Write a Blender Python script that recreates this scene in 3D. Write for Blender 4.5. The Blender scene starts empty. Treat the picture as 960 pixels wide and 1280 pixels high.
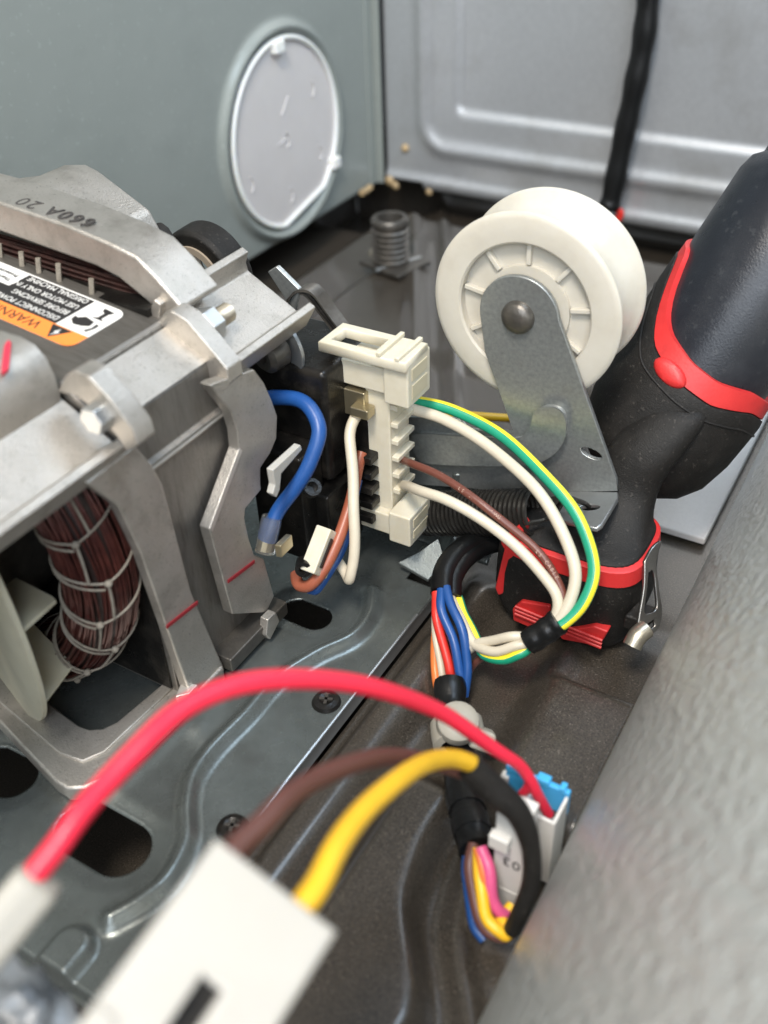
import bpy, bmesh, math, random
import numpy as np
from mathutils import Vector, Matrix
random.seed(7); np.random.seed(7)
S = 0.01                      # everything below is written in centimetres

# ------------------------------------------------------------------ camera
F = 1219.0                    # focal length in pixels of a 960 x 1280 frame
Yc = np.array([914, 980, -F]); Yc /= np.linalg.norm(Yc)
Xc = -np.array([-2530, 843, -F]); Xc -= Yc*(Xc@Yc); Xc /= np.linalg.norm(Xc)
Zc = np.cross(Xc, Yc)
R = np.array([Xc, Yc, Zc])    # camera axes -> world axes
CAM = np.array([43.936, -72.572, 30.0])
scene = bpy.context.scene
cd = bpy.data.cameras.new('camera'); co = bpy.data.objects.new('camera', cd)
scene.collection.objects.link(co); scene.camera = co
M = Matrix.Identity(4)
for i in range(3):
    for j in range(3): M[i][j] = R[i, j]
    M[i][3] = CAM[i]*S
co.matrix_world = M
cd.sensor_fit = 'VERTICAL'; cd.sensor_height = 36; cd.lens = 36*F/1280
cd.clip_start = 0.005; cd.clip_end = 50
cd.dof.use_dof = True; cd.dof.focus_distance = 0.405; cd.dof.aperture_fstop = 7.0
scene.render.resolution_x = 768; scene.render.resolution_y = 1024

# ------------------------------------------------------------------ light
world = bpy.data.worlds.new('World'); scene.world = world; world.use_nodes = True
bg = world.node_tree.nodes['Background']
bg.inputs[0].default_value = (0.80, 0.90, 1.0, 1); bg.inputs[1].default_value = 0.025
def area(name, loc, target, size, power, col, sy=None):
    l = bpy.data.lights.new(name, 'AREA'); l.size = size*S; l.energy = power; l.color = col
    if sy: l.shape = 'RECTANGLE'; l.size_y = sy*S
    o = bpy.data.objects.new(name, l); scene.collection.objects.link(o)
    o.location = Vector(loc)*S
    o.rotation_euler = (Vector(target)-Vector(loc)).to_track_quat('-Z', 'Y').to_euler()
    return o
area('ceiling_light', (40, -98, 112), (26, -46, 3), 24, 16.5, (1.0, 0.925, 0.83))
area('doorway_daylight', (78, -150, 100), (30, -8, 26), 100, 22.0, (0.84, 0.91, 1.0))
area('rear_fill', (58, -24, 84), (42, 0, 48), 40, 5.5, (0.66, 0.82, 1.0))  # added bluish fill for the upper back wall; no known source there
scene.view_settings.view_transform = 'Standard'; scene.view_settings.look = 'None'
scene.view_settings.exposure = -0.08; scene.view_settings.gamma = 1
scene.cycles.max_bounces = 6; scene.cycles.use_denoising = True

# ------------------------------------------------------------------ helpers
def ray(px, py): return R @ (np.array([px-480, -(py-640), -F])/F)
def PZ(px, py, z): r = ray(px, py); return CAM + r*((z-CAM[2])/r[2])
def PX(px, py, x): r = ray(px, py); return CAM + r*((x-CAM[0])/r[0])
def PY(px, py, y): r = ray(px, py); return CAM + r*((y-CAM[1])/r[1])
def PD(px, py, d): return CAM + ray(px, py)*d
RIGHT = R @ np.array([1., 0, 0]); UPV = R @ np.array([0, 1., 0]); BACK = R @ np.array([0, 0, 1.])

def nz(v): v = np.array(v, float); return v/np.linalg.norm(v)

class MB:
    def __init__(s): s.v = []; s.f = []; s.mi = []
    def add(s, verts, faces, mi=0):
        o = len(s.v); s.v += [tuple(map(float, p)) for p in verts]
        s.f += [tuple(i+o for i in f) for f in faces]; s.mi += [mi]*len(faces); return s
    def box(s, x0, x1, y0, y1, z0, z1, mi=0):
        v = [(x, y, z) for z in (z0, z1) for y in (y0, y1) for x in (x0, x1)]
        return s.add(v, [(0, 2, 3, 1), (4, 5, 7, 6), (0, 1, 5, 4), (2, 6, 7, 3), (0, 4, 6, 2), (1, 3, 7, 5)], mi)
    def obox(s, c, ax, ay, az, hx, hy, hz, mi=0):
        c = np.array(c, float); ax, ay, az = nz(ax), nz(ay), nz(az)
        v = [c+ax*hx*i+ay*hy*j+az*hz*k for k in (-1, 1) for j in (-1, 1) for i in (-1, 1)]
        return s.add(v, [(0, 2, 3, 1), (4, 5, 7, 6), (0, 1, 5, 4), (2, 6, 7, 3), (0, 4, 6, 2), (1, 3, 7, 5)], mi)
    def prism(s, pts, vec, mi=0):
        n = len(pts); vec = np.array(vec, float)
        v = [np.array(p, float) for p in pts]; v += [p+vec for p in v]
        f = [tuple(range(n)), tuple(range(2*n-1, n-1, -1))]
        f += [(i, i+n, (i+1) % n+n, (i+1) % n) for i in range(n)]
        return s.add(v, f, mi)
    def tube(s, pts, r, seg=10, closed=False, caps=True, mi=0, stripe=None, start=None):
        P = np.array(pts, float); n = len(P)
        rr = np.array(r if hasattr(r, '__len__') else [r]*n, float)
        T = np.zeros_like(P)
        if closed: T = np.roll(P, -1, 0)-np.roll(P, 1, 0)
        else: T[1:-1] = P[2:]-P[:-2]; T[0] = P[1]-P[0]; T[-1] = P[-1]-P[-2]
        T /= np.linalg.norm(T, axis=1)[:, None]+1e-12
        a = np.array(start if start is not None else (0, 0, 1.0))
        if abs(a@T[0]) > .9: a = np.array([1., 0, 0])
        N = nz(a-T[0]*(a@T[0])); rings = []
        for i in range(n):
            N = N-T[i]*(N@T[i]); N /= np.linalg.norm(N)+1e-12; B = np.cross(T[i], N)
            rings.append([P[i]+rr[i]*(math.cos(t)*N+math.sin(t)*B) for t in np.linspace(0, 2*math.pi, seg, endpoint=False)])
        o = len(s.v)
        for q in rings: s.v += [tuple(map(float, p)) for p in q]
        m = n if closed else n-1
        for i in range(m):
            j = (i+1) % n
            for k in range(seg):
                l = (k+1) % seg
                s.f.append((o+i*seg+k, o+i*seg+l, o+j*seg+l, o+j*seg+k))
                s.mi.append(stripe(k) if stripe else mi)
        if caps and not closed:
            s.f.append(tuple(o+k for k in range(seg-1, -1, -1))); s.f.append(tuple(o+(n-1)*seg+k for k in range(seg))); s.mi += [mi, mi]
        return s
    def lathe(s, prof, c, axis, seg=48, mi=0, up=None, a0=0, a1=2*math.pi):
        c = np.array(c, float); ax = nz(axis)
        u = np.array(up if up is not None else (0, 0, 1.0)); u = u if abs(u@ax) < .95 else np.array([1., 0, 0])
        u = nz(u-ax*(u@ax)); w = np.cross(ax, u); n = len(prof); o = len(s.v)
        for k in range(seg):
            t = a0+(a1-a0)*k/seg
            for (r, h) in prof: s.v.append(tuple(c+ax*h+r*(math.cos(t)*u+math.sin(t)*w)))
        for k in range(seg):
            l = (k+1) % seg
            for i in range(n-1):
                s.f.append((o+k*n+i, o+k*n+i+1, o+l*n+i+1, o+l*n+i)); s.mi.append(mi)
        return s
    def loft(s, rings, caps=True, mi=0):
        o = len(s.v); n = len(rings[0])
        for q in rings: s.v += [tuple(map(float, p)) for p in q]
        for i in range(len(rings)-1):
            for k in range(n):
                l = (k+1) % n
                s.f.append((o+i*n+k, o+i*n+l, o+(i+1)*n+l, o+(i+1)*n+k)); s.mi.append(mi)
        if caps:
            s.f.append(tuple(o+k for k in range(n-1, -1, -1))); s.f.append(tuple(o+(len(rings)-1)*n+k for k in range(n))); s.mi += [mi, mi]
        return s
    def build(s, name, mat, parent=None, smooth=True, bevel=0, seg=2, sub=0, angle=40, solid=0):
        L = np.array(parent['_L']) if parent is not None else np.zeros(3)
        me = bpy.data.meshes.new(name)
        me.from_pydata([tuple((np.array(p)-L)*S) for p in s.v], [], s.f)
        for m in (mat if isinstance(mat, (list, tuple)) else [mat]): me.materials.append(m)
        me.polygons.foreach_set('material_index', s.mi)
        bm = bmesh.new(); bm.from_mesh(me); bmesh.ops.recalc_face_normals(bm, faces=bm.faces); bm.to_mesh(me); bm.free()
        o = bpy.data.objects.new(name, me); scene.collection.objects.link(o)
        if parent is not None: o.parent = parent
        o['_L'] = list(map(float, L))
        if smooth:
            me.polygons.foreach_set('use_smooth', [True]*len(me.polygons))
            if not bevel and not sub:
                try: me.set_sharp_from_angle(angle=math.radians(angle))
                except Exception: pass
        if solid:
            m = o.modifiers.new('solid', 'SOLIDIFY'); m.thickness = solid*S; m.offset = -1
        if bevel:
            m = o.modifiers.new('bevel', 'BEVEL'); m.width = bevel*S; m.segments = seg; m.limit_method = 'ANGLE'; m.angle_limit = math.radians(35); m.harden_normals = True
        if sub:
            m = o.modifiers.new('sub', 'SUBSURF'); m.levels = sub; m.render_levels = sub
        return o

def smooth_path(pts, n=10):
    P = np.array(pts, float); P = np.vstack([2*P[0]-P[1], P, 2*P[-1]-P[-2]]); out = []
    for i in range(1, len(P)-2):
        for t in np.linspace(0, 1, n, endpoint=False):
            a, b, c, d = P[i-1:i+3]
            out.append(.5*((2*b)+(-a+c)*t+(2*a-5*b+4*c-d)*t*t+(-a+3*b-3*c+d)*t**3))
    out.append(P[-2]); return out

def tag(o, label, cat, group=None):
    o['label'] = label; o['category'] = cat
    if group: o['group'] = group
    return o
def thing(name, label, cat, loc, group=None):
    o = bpy.data.objects.new(name, None); scene.collection.objects.link(o); o.empty_display_size = .01
    o.location = Vector([float(c) for c in loc])*S; o['_L'] = [float(c) for c in loc]
    return tag(o, label, cat, group)

def plate(name, mat, outline, holes, org, u, v, thick, parent=None, bevel=0.02, smooth_n=0):
    """flat plate with holes: outline/holes are world points lying in the plane (org,u,v); thickness grows along -(u x v)"""
    L = np.array(parent['_L']) if parent is not None else np.zeros(3)
    org = np.array(org, float); u = nz(u); v = np.array(v, float); v = nz(v-u*(u@v)); n = np.cross(u, v)
    cu = bpy.data.curves.new(name, 'CURVE'); cu.dimensions = '2D'; cu.fill_mode = 'BOTH'
    cu.extrude = (thick/2-bevel)*S; cu.bevel_depth = bevel*S; cu.bevel_resolution = 1; cu.offset = -bevel*S
    for loop in [outline]+list(holes):
        q = [((np.array(p)-org)@u*S, (np.array(p)-org)@v*S) for p in loop]
        sp = cu.splines.new('POLY'); sp.points.add(len(q)-1)
        for pt, (a, b) in zip(sp.points, q): pt.co = (a, b, 0, 1)
        sp.use_cyclic_u = True
    tmp = bpy.data.objects.new(name, cu); scene.collection.objects.link(tmp)
    dg = bpy.context.evaluated_depsgraph_get(); dg.update()
    me = bpy.data.meshes.new_from_object(tmp.evaluated_get(dg)); bpy.data.objects.remove(tmp); bpy.data.curves.remove(cu)
    c = (org-L-n*thick/2)*S
    T = Matrix(((u[0], v[0], n[0], c[0]), (u[1], v[1], n[1], c[1]), (u[2], v[2], n[2], c[2]), (0, 0, 0, 1)))
    me.transform(T); me.name = name; me.materials.clear(); me.materials.append(mat)
    o = bpy.data.objects.new(name, me); scene.collection.objects.link(o)
    if parent is not None: o.parent = parent
    o['_L'] = list(map(float, L))
    return o

def field(name, mat, us, vs, fn, parent=None, keep=None, solid=0):
    """sheet metal with pressed relief: fn(U,V)->(x,y,z) arrays, keep(U,V)->mask of faces kept"""
    U, V = np.meshgrid(us, vs); X, Y, Z = fn(U, V); nu, nv = len(us), len(vs)
    L = np.array(parent['_L']) if parent is not None else np.zeros(3)
    verts = (np.stack([X, Y, Z], -1).reshape(-1, 3)-L)*S
    i = np.arange(nv-1)[:, None]*nu+np.arange(nu-1)[None, :]
    faces = np.stack([i, i+1, i+1+nu, i+nu], -1)
    if keep is not None:
        uc = (U[:-1, :-1]+U[1:, 1:])/2; vc = (V[:-1, :-1]+V[1:, 1:])/2
        faces = faces[keep(uc, vc)]
    faces = faces.reshape(-1, 4)
    me = bpy.data.meshes.new(name); me.from_pydata(verts.tolist(), [], faces.tolist())
    me.polygons.foreach_set('use_smooth', [True]*len(me.polygons)); me.materials.append(mat)
    bm = bmesh.new(); bm.from_mesh(me); bmesh.ops.delete(bm, geom=[v for v in bm.verts if not v.link_faces], context='VERTS'); bm.to_mesh(me); bm.free()
    o = bpy.data.objects.new(name, me); scene.collection.objects.link(o)
    if parent is not None: o.parent = parent
    o['_L'] = list(map(float, L))
    if solid:
        m = o.modifiers.new('solid', 'SOLIDIFY'); m.thickness = solid*S; m.offset = -1
    return o

def text(name, body, mat, org, u, v, size, parent, ext=0.004, sx=1.0, gap=1.0):
    L = np.array(parent['_L']); cu = bpy.data.curves.new(name, 'FONT'); cu.body = body; cu.size = size*S; cu.extrude = ext*S
    cu.resolution_u = 3; cu.space_character = gap
    tmp = bpy.data.objects.new(name, cu); scene.collection.objects.link(tmp)
    dg = bpy.context.evaluated_depsgraph_get(); dg.update()
    me = bpy.data.meshes.new_from_object(tmp.evaluated_get(dg)); bpy.data.objects.remove(tmp); bpy.data.curves.remove(cu)
    u = nz(u); v = np.array(v, float); v = nz(v-u*(u@v)); n = np.cross(u, v); c = (np.array(org)-L)*S
    me.transform(Matrix(((u[0]*sx, v[0], n[0], c[0]), (u[1]*sx, v[1], n[1], c[1]), (u[2]*sx, v[2], n[2], c[2]), (0, 0, 0, 1))))
    me.materials.clear(); me.materials.append(mat)
    o = bpy.data.objects.new(name, me); scene.collection.objects.link(o); o.parent = parent; o['_L'] = list(map(float, L)); return o

# ------------------------------------------------------------------ materials
def mat(name, col, rough=.5, metal=0., col2=None, nscale=60, mix=.5, bump=0., bscale=300, rvar=0., sss=0., spec=.5, dirt=None, dscale=40, damount=.5, coat=0, stretch=None, detail=4, trans=0, bdist=None, specks=None, sscale=900):
    m = bpy.data.materials.new(name); m.use_nodes = True; nt = m.node_tree; N = nt.nodes; Lk = nt.links
    b = N['Principled BSDF']; b.inputs['Base Color'].default_value = (*col, 1); b.inputs['Roughness'].default_value = rough
    b.inputs['Metallic'].default_value = metal; b.inputs['Specular IOR Level'].default_value = spec
    if coat: b.inputs['Coat Weight'].default_value = coat; b.inputs['Coat Roughness'].default_value = .15
    if sss: b.inputs['Subsurface Weight'].default_value = sss; b.inputs['Subsurface Radius'].default_value = (.006, .005, .003); b.inputs['Subsurface Scale'].default_value = .6
    if trans: b.inputs['Transmission Weight'].default_value = trans
    tc = N.new('ShaderNodeTexCoord'); mp = N.new('ShaderNodeMapping'); Lk.new(tc.outputs['Object'], mp.inputs[0])
    if stretch: mp.inputs['Scale'].default_value = stretch
    def noise(sc, det=4, ro=.6):
        n = N.new('ShaderNodeTexNoise'); n.inputs['Scale'].default_value = sc; n.inputs['Detail'].default_value = det; n.inputs['Roughness'].default_value = ro
        Lk.new(mp.outputs[0], n.inputs['Vector']); return n
    cur = None
    if col2:
        n = noise(nscale, detail); r = N.new('ShaderNodeValToRGB'); r.color_ramp.elements[0].position = .5-mix*.3; r.color_ramp.elements[1].position = .5+mix*.3
        r.color_ramp.elements[0].color = (*col, 1); r.color_ramp.elements[1].color = (*col2, 1)
        Lk.new(n.outputs['Fac'], r.inputs[0]); cur = r.outputs[0]
    if dirt:
        n = noise(dscale, 6, .65); r = N.new('ShaderNodeValToRGB'); r.color_ramp.elements[0].position = .52; r.color_ramp.elements[1].position = .72
        r.color_ramp.elements[0].color = (0, 0, 0, 1); r.color_ramp.elements[1].color = (damount,)*3+(1,)
        Lk.new(n.outputs['Fac'], r.inputs[0]); mx = N.new('ShaderNodeMix'); mx.data_type = 'RGBA'
        Lk.new(r.outputs[0], mx.inputs[0])
        if cur: Lk.new(cur, mx.inputs[6])
        else: mx.inputs[6].default_value = (*col, 1)
        mx.inputs[7].default_value = (*dirt, 1); cur = mx.outputs[2]
    if specks:
        n = noise(sscale, 2, .5); r = N.new('ShaderNodeValToRGB'); r.color_ramp.elements[0].position = .64; r.color_ramp.elements[1].position = .70
        r.color_ramp.elements[0].color = (0, 0, 0, 1); r.color_ramp.elements[1].color = (.75,)*3+(1,)
        Lk.new(n.outputs['Fac'], r.inputs[0]); mx = N.new('ShaderNodeMix'); mx.data_type = 'RGBA'; Lk.new(r.outputs[0], mx.inputs[0])
        if cur: Lk.new(cur, mx.inputs[6])
        else: mx.inputs[6].default_value = (*col, 1)
        mx.inputs[7].default_value = (*specks, 1); cur = mx.outputs[2]
    if cur: Lk.new(cur, b.inputs['Base Color'])
    if rvar:
        n = noise(nscale*.7, 5); mr = N.new('ShaderNodeMapRange'); mr.inputs[3].default_value = max(.05, rough-rvar); mr.inputs[4].default_value = min(1, rough+rvar)
        Lk.new(n.outputs['Fac'], mr.inputs[0]); Lk.new(mr.outputs[0], b.inputs['Roughness'])
    if bump:
        n = noise(bscale, 3); bp = N.new('ShaderNodeBump'); bp.inputs['Strength'].default_value = min(1, bump); bp.inputs['Distance'].default_value = bdist or .0004*max(1, bump)
        Lk.new(n.outputs['Fac'], bp.inputs['Height']); Lk.new(bp.outputs[0], b.inputs['Normal'])
    return m

def dab(name, col, rough): return mat(name, col, rough)
m_cast = mat('cast_aluminium', (.44, .41, .365), .42, .78, (.54, .505, .46), 90, .9, .6, 1400, .09, dirt=(.24, .215, .185), dscale=60, damount=.6, specks=(.29, .27, .235), sscale=1000)
m_edge = mat('pale_aluminium', (.72, .69, .64), .36, .7, (.60, .57, .53), 200, .9, .2, 900)
m_stack = mat('laminated_steel', (.21, .195, .175), .40, .75, (.28, .262, .238), 120, .9, .6, 900, .1, dirt=(.12, .105, .088), dscale=70, damount=.6, stretch=(1, 6, 1))
m_weld = mat('weld_seam', (.52, .50, .47), .35, .8, bump=.5, bscale=500)
m_zinc = mat('galvanised_sheet', (.40, .41, .41), .36, .85, (.49, .50, .50), 260, 1.0, .12, 900, .08, dirt=(.30, .29, .27), dscale=30, damount=.4, detail=8)
m_arm = mat('zinc_plated_arm', (.26, .275, .27), .38, .75, (.44, .455, .445), 600, 1.0, .15, 900, .10, dirt=(.30, .285, .255), dscale=50, damount=.35, detail=8)
m_mount = mat('painted_mount_plate', (.125, .138, .132), .27, .6, (.155, .17, .163), 150, .8, .18, 1500, .05, dirt=(.09, .09, .082), dscale=45, damount=.5)
m_wall = mat('grey_green_enamel', (.235, .257, .237), .34, 0, (.26, .28, .26), 9, .9, .35, 14, .06, bdist=.003, dirt=(.21, .23, .212), dscale=30, damount=.35, specks=(.29, .315, .295), sscale=260)
m_back = mat('back_panel_steel', (.50, .51, .52), .36, .6, (.56, .57, .58), 250, .8, .10, 700, .04, dirt=(.33, .32, .30), dscale=12, damount=.5)
m_pan = mat('dark_pan_enamel', (.013, .0105, .008), .34, 0, (.072, .060, .047), 1300, .8, .45, 1500, .08, dirt=(.026, .022, .017), dscale=14, damount=.6, bdist=.0003, specks=(.15, .13, .105), sscale=1500, coat=.5)
m_drum = mat('hammered_grey_enamel', (.52, .54, .525), .31, .4, (.55, .57, .555), 90, .8, 1.0, 230, .05, dirt=(.46, .47, .46), dscale=22, damount=.4, bdist=.0021)
m_black = mat('black_plastic', (.006, .0055, .005), .30, 0, (.011, .010, .009), 130, .8, .35, 700, .10, dirt=(.06, .052, .042), dscale=90, damount=.35, spec=.32)
m_rubber = mat('black_rubber', (.009, .008, .007), .58, 0, (.014, .0125, .011), 200, .8, .6, 1600, .08, dirt=(.04, .035, .030), dscale=60, damount=.4, specks=(.045, .04, .035), sscale=650, spec=.3)
m_tape = mat('black_tape', (.007, .007, .007), .34, 0, bump=.6, bscale=250, spec=.35)
m_navy = mat('navy_black_plastic', (.010, .0115, .016), .30, 0, (.014, .016, .021), 150, .8, .25, 1200, .08, dirt=(.045, .048, .055), dscale=45, damount=.3, specks=(.03, .032, .036), sscale=300, spec=.45)
m_red = mat('red_rubber', (.52, .022, .022), .46, 0, (.60, .03, .028), 100, .7, .2, 900, dirt=(.25, .015, .015), dscale=80, damount=.4)
m_ivory = mat('ivory_nylon', (.62, .575, .46), .42, 0, (.57, .52, .40), 160, .7, .15, 500, sss=.3, dirt=(.58, .50, .36), dscale=120, damount=.35)
m_groove = mat('shaded_groove_nylon', (.40, .36, .27), .22, 0, (.35, .31, .225), 120, .8, .1, 500, sss=.1, dirt=(.30, .27, .21), dscale=60, damount=.4)  # cream groove tone, darkened further for the shading between the flanges
m_ivshade = mat('ivory_shaded', (.52, .46, .32), .5)  # ivory darkened; shade of the socket openings put into the colour
m_pulley = mat('white_nylon', (.56, .53, .46), .32, 0, (.52, .485, .41), 90, .7, .12, 600, .06, sss=.22, dirt=(.48, .445, .38), dscale=90, damount=.25)
m_white = mat('white_abs', (.42, .405, .37), .40, 0, (.395, .38, .345), 60, .6, .1, 700, sss=.2)
m_plug = mat('white_plug', (.68, .665, .63), .38, 0, (.64, .625, .59), 60, .6, .1, 700)
m_cover = mat('white_vent_plastic', (.60, .57, .55), .45, 0, (.56, .53, .515), 40, .8, .1, 400, sss=.2)
m_clip = mat('translucent_clip', (.82, .82, .78), .35, 0, sss=.4)
m_blue = mat('sky_blue_plastic', (.05, .36, .68), .40, 0, (.06, .40, .73), 100, .6)
m_fan = mat('cream_fan_plastic', (.50, .465, .35), .48, 0, (.45, .42, .315), 90, .7, .15, 500, sss=.15, dirt=(.35, .32, .25), dscale=70, damount=.4)
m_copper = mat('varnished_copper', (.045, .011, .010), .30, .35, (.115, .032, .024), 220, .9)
m_coil2 = mat('shaded_winding_wire', (.012, .007, .006), .35, .2, (.05, .018, .014), 260, .8)  # second winding colour, darkened for the shade in the far slot
m_core = mat('winding_gap_shade', (.02, .010, .008), .5)  # near-black core; shade between the copper strands put into colour
m_lace = mat('lacing_cord', (.30, .265, .215), .75, 0, (.20, .175, .14), 400, .8, .8, 1800)
m_bolt = mat('zinc_bolt', (.58, .59, .58), .30, .85, (.48, .49, .49), 200, .8, .2, 800)
m_bolt2 = mat('chromate_thread', (.46, .42, .34), .34, .85)
m_dark = mat('dark_steel', (.085, .078, .07), .38, .7, (.16, .145, .125), 150, .9, .4, 700, .1)
m_spring = mat('black_spring_wire', (.022, .021, .019), .28, .5, (.05, .045, .04), 300, .8)
m_orange = mat('orange_label', (.85, .25, .045), .42)
m_ink = mat('black_ink', (.022, .020, .020), .5)
m_paper = mat('white_label', (.74, .72, .68), .42)
m_marker = mat('red_marker', (.22, .012, .018), .6)
m_marker2 = mat('red_crayon', (.55, .03, .06), .6, bump=.6, bscale=900)
m_stamp = mat('stamp_ink', (.05, .045, .042), .6)
m_print = mat('pale_print', (.42, .27, .20), .6)
m_clear = mat('clear_sleeve', (.88, .85, .78), .08, 0, trans=.93)
m_clipsteel = mat('clip_steel', (.20, .19, .18), .26, .9, (.28, .27, .25), 120, .8)
m_brass = mat('tinned_brass', (.52, .45, .30), .30, .9)
m_pale = mat('pale_board', (.82, .785, .755), .7, 0, (.74, .705, .68), 800, .9, .5, 1500)  # pale colour carrying the bright patch of pan
m_sealant = mat('amber_sealant', (.42, .30, .16), .5)
m_bag = mat('silver_plastic', (.12, .13, .14), .32, .1, (.20, .215, .225), 40, .8, .6, 70)
def wire_mat(n, c, r=.38): return mat(n, c, r, 0, tuple(min(1, x*1.08) for x in c), 200, .6, .15, 500)
w_white = wire_mat('cream_insulation', (.55, .49, .38)); w_blue = wire_mat('blue_insulation', (.012, .066, .235))
w_brown = wire_mat('brown_insulation', (.13, .042, .028)); w_rust = wire_mat('rust_insulation', (.30, .085, .045))
w_red = wire_mat('red_insulation', (.74, .022, .055)); w_scar = wire_mat('scarlet_insulation', (.62, .03, .02))
w_yel = wire_mat('yellow_insulation', (.82, .47, .02)); w_green = wire_mat('green_insulation', (.01, .27, .15))
w_lem = wire_mat('lemon_insulation', (.80, .66, .03)); w_or = wire_mat('orange_insulation', (.70, .18, .04))
w_pink = wire_mat('pink_insulation', (.62, .09, .22))
w_choc = wire_mat('dark_brown_insulation', (.115, .045, .035))

# ------------------------------------------------------------------ setting
DRX, DRZ, DRR = 66.2, -2.6, 27.6           # drum axis (parallel to y)
def sm(a, b, x): t = np.clip((x-a)/(b-a), 0, 1); return t*t*(3-2*t)
def ridge(x, c, w): return np.exp(-((x-c)/w)**2)
def pan_z(x, y):
    z = np.zeros_like(x)
    front = 1-sm(-43.5, -41, y)
    z += front*(1.0*sm(29.5, 30.2, x)-1.0*sm(30.8, 32.0, x))         # ridge beside the mount plate
    z += front*(1.1*sm(34.3, 36.0, x))                                  # raised strip towards the drum
    z += front*sm(-45.2, -46.4, y)*0
    # transverse step that catches the light under the drill
    z -= .8*sm(-46.7, -46.1, y)*sm(35.0, 36.2, x)*front
    # basin in the foreground with a curved lip
    edge = 34.9+1.6*sm(-57.5, -61.5, y)+.5*np.sin((y+52)*.55)
    near = 1-sm(-53.8, -52.6, y)
    z += near*(1.2*sm(32.2, 33.2, x)*(1-sm(edge-.1, edge+.9, x))-1.1*sm(34.3, 36.0, x))
    z += near*.5*ridge(x, edge+2.0, .5)
    # relief further back
    back = sm(-36, -33, y)
    z += back*(.5*sm(-26, -24, y)*(1-sm(-9, -8, y))*sm(8, 9, x)*(1-sm(30, 31, x)))
    z += back*.5*ridge(x+.55*y, 3.5, .7)*sm(1.5, 3, x)
    z += back*.45*ridge(x+.55*y, 6.2, .5)*sm(1.5, 3, x)
    z -= 2.2*(1-sm(1.0, 4.2, x)) + 2.2*sm(-4.6, -1.2, y)                  # gutter below the walls
    z -= 6*(1-sm(28.0, 29.2, x))*sm(6, 8, x)*(1-sm(-45.5, -44, y))  # unseen pit under the mount plate, added so its slots look black
    z += 7*sm(-5, -7, x)+7*sm(4, 6, y)  # unseen rim outside the walls, added to keep light out of the gap
    # trough that clears the drum
    th = (DRR+.55)**2-(x-DRX)**2
    dz = DRZ-np.sqrt(np.clip(th, 0, None)); z = np.where((th > 0) & (x > 38.9), np.minimum(z, np.where(x < 39.4, z-(x-38.9)*18, dz)), z)
    return z
o = field('base_pan', m_pan, np.arange(-9, 62, .18), np.arange(-100, 9, .22), lambda x, y: (x, y, pan_z(x, y)), solid=.1)
o['kind'] = 'structure'

# left wall with the pressed bead round the vent opening
VC = np.array([0, -13.3, 8.35]); VR = 7.15
def lw(y, z):
    r = np.sqrt((y-VC[1])**2+(z-VC[2])**2)
    x = .0+.55*ridge(r, VR+.05, .30)+.18*sm(VR-.1, VR-.6, r)*0
    x += .45*ridge(y, -.0, .35)*0
    return x, y, z
o = field('wall_left', m_wall, np.arange(-110, -.15, .2), np.arange(.9, 62, .2), lw, solid=.12); o['kind'] = 'structure'
w = o
MB().box(.02, .75, -.62, -.42, .9, 62).box(-.05, .12, -1.6, -.62, .9, 62).build('corner_flange', m_wall, w, bevel=.08)
b = MB()
b.tube(smooth_path([PX(463, 234, .6), PX(458, 238, .6), PX(452, 241, .6)]), .28, 8)
b.build('sealant_bead', m_sealant, w)

# back wall: pressed panel
a = PY(529, 60, 0); bpt = PY(700, 209, 0); c1 = PY(573, 60, 0); c2 = PY(760, 166, 0)
RX0, RZ0 = a[0], bpt[2]; IX0, IZ0 = c1[0], c2[2]
def rr_sdf(x, z, x0, z0, rad):
    dx, dz = x0+rad-x, z0+rad-z
    return np.where((dx > 0) & (dz > 0), np.sqrt(np.maximum(dx, 0)**2+np.maximum(dz, 0)**2)-rad, np.maximum(x0-x, z0-z))
def bw(x, z):
    d = rr_sdf(x, z, RX0, RZ0, 2.2); e = rr_sdf(x, z, IX0, IZ0, .7)
    y = -.34*ridge(d, 0, .62) + .32*sm(.45, -.45, e)
    y = y+.35*sm(2.2, 1.3, z)*0-.3*ridge(z, 1.4, .5)
    return x, y, z
def bkeep(x, z): return z > np.where(x < 4.3, 1.5, .75)
o = field('wall_back', m_back, np.arange(.8, 70, .2), np.arange(.6, 62, .2), bw, keep=bkeep, solid=.12); o['kind'] = 'structure'
MB().lathe([(0, .34), (.16, .33), (.30, .2), (.36, .0)], PY(507, 185, .0)-np.array([0, .05, 0]), (0, -1, 0), 16).build('rivet', m_sealant, o)
b = MB()
for (p, r) in (((487, 226), .45), ((494, 232), .35), ((536, 240), .3)):
    q = PY(*p, -.3); b.lathe([(0, .5*r), (.6*r, .4*r), (r, 0)], q, (0, -1, 0), 10)
b.build('sealant_bead', m_sealant, o)

# ------------------------------------------------------------------ dryer drum
d = thing('dryer_drum', 'large curved drum with hammered grey enamel filling the lower right of the view', 'drum', (DRX, -45, DRZ))
prof = [(DRR, h) for h in np.arange(0, 92, 1.0)]
MB().lathe(prof, (DRX, -105, DRZ), (0, 1, 0), 160).build('shell', m_drum, d)
MB().lathe([(DRR, 0), (DRR+.25, .1), (DRR+.25, .6), (DRR-.2, .9), (DRR-.5, .5), (DRR-1.5, .5), (3, .5), (0, .5)], (DRX, -14.05, DRZ), (0, 1, 0), 160).build('end_plate', m_drum, d)

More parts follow.
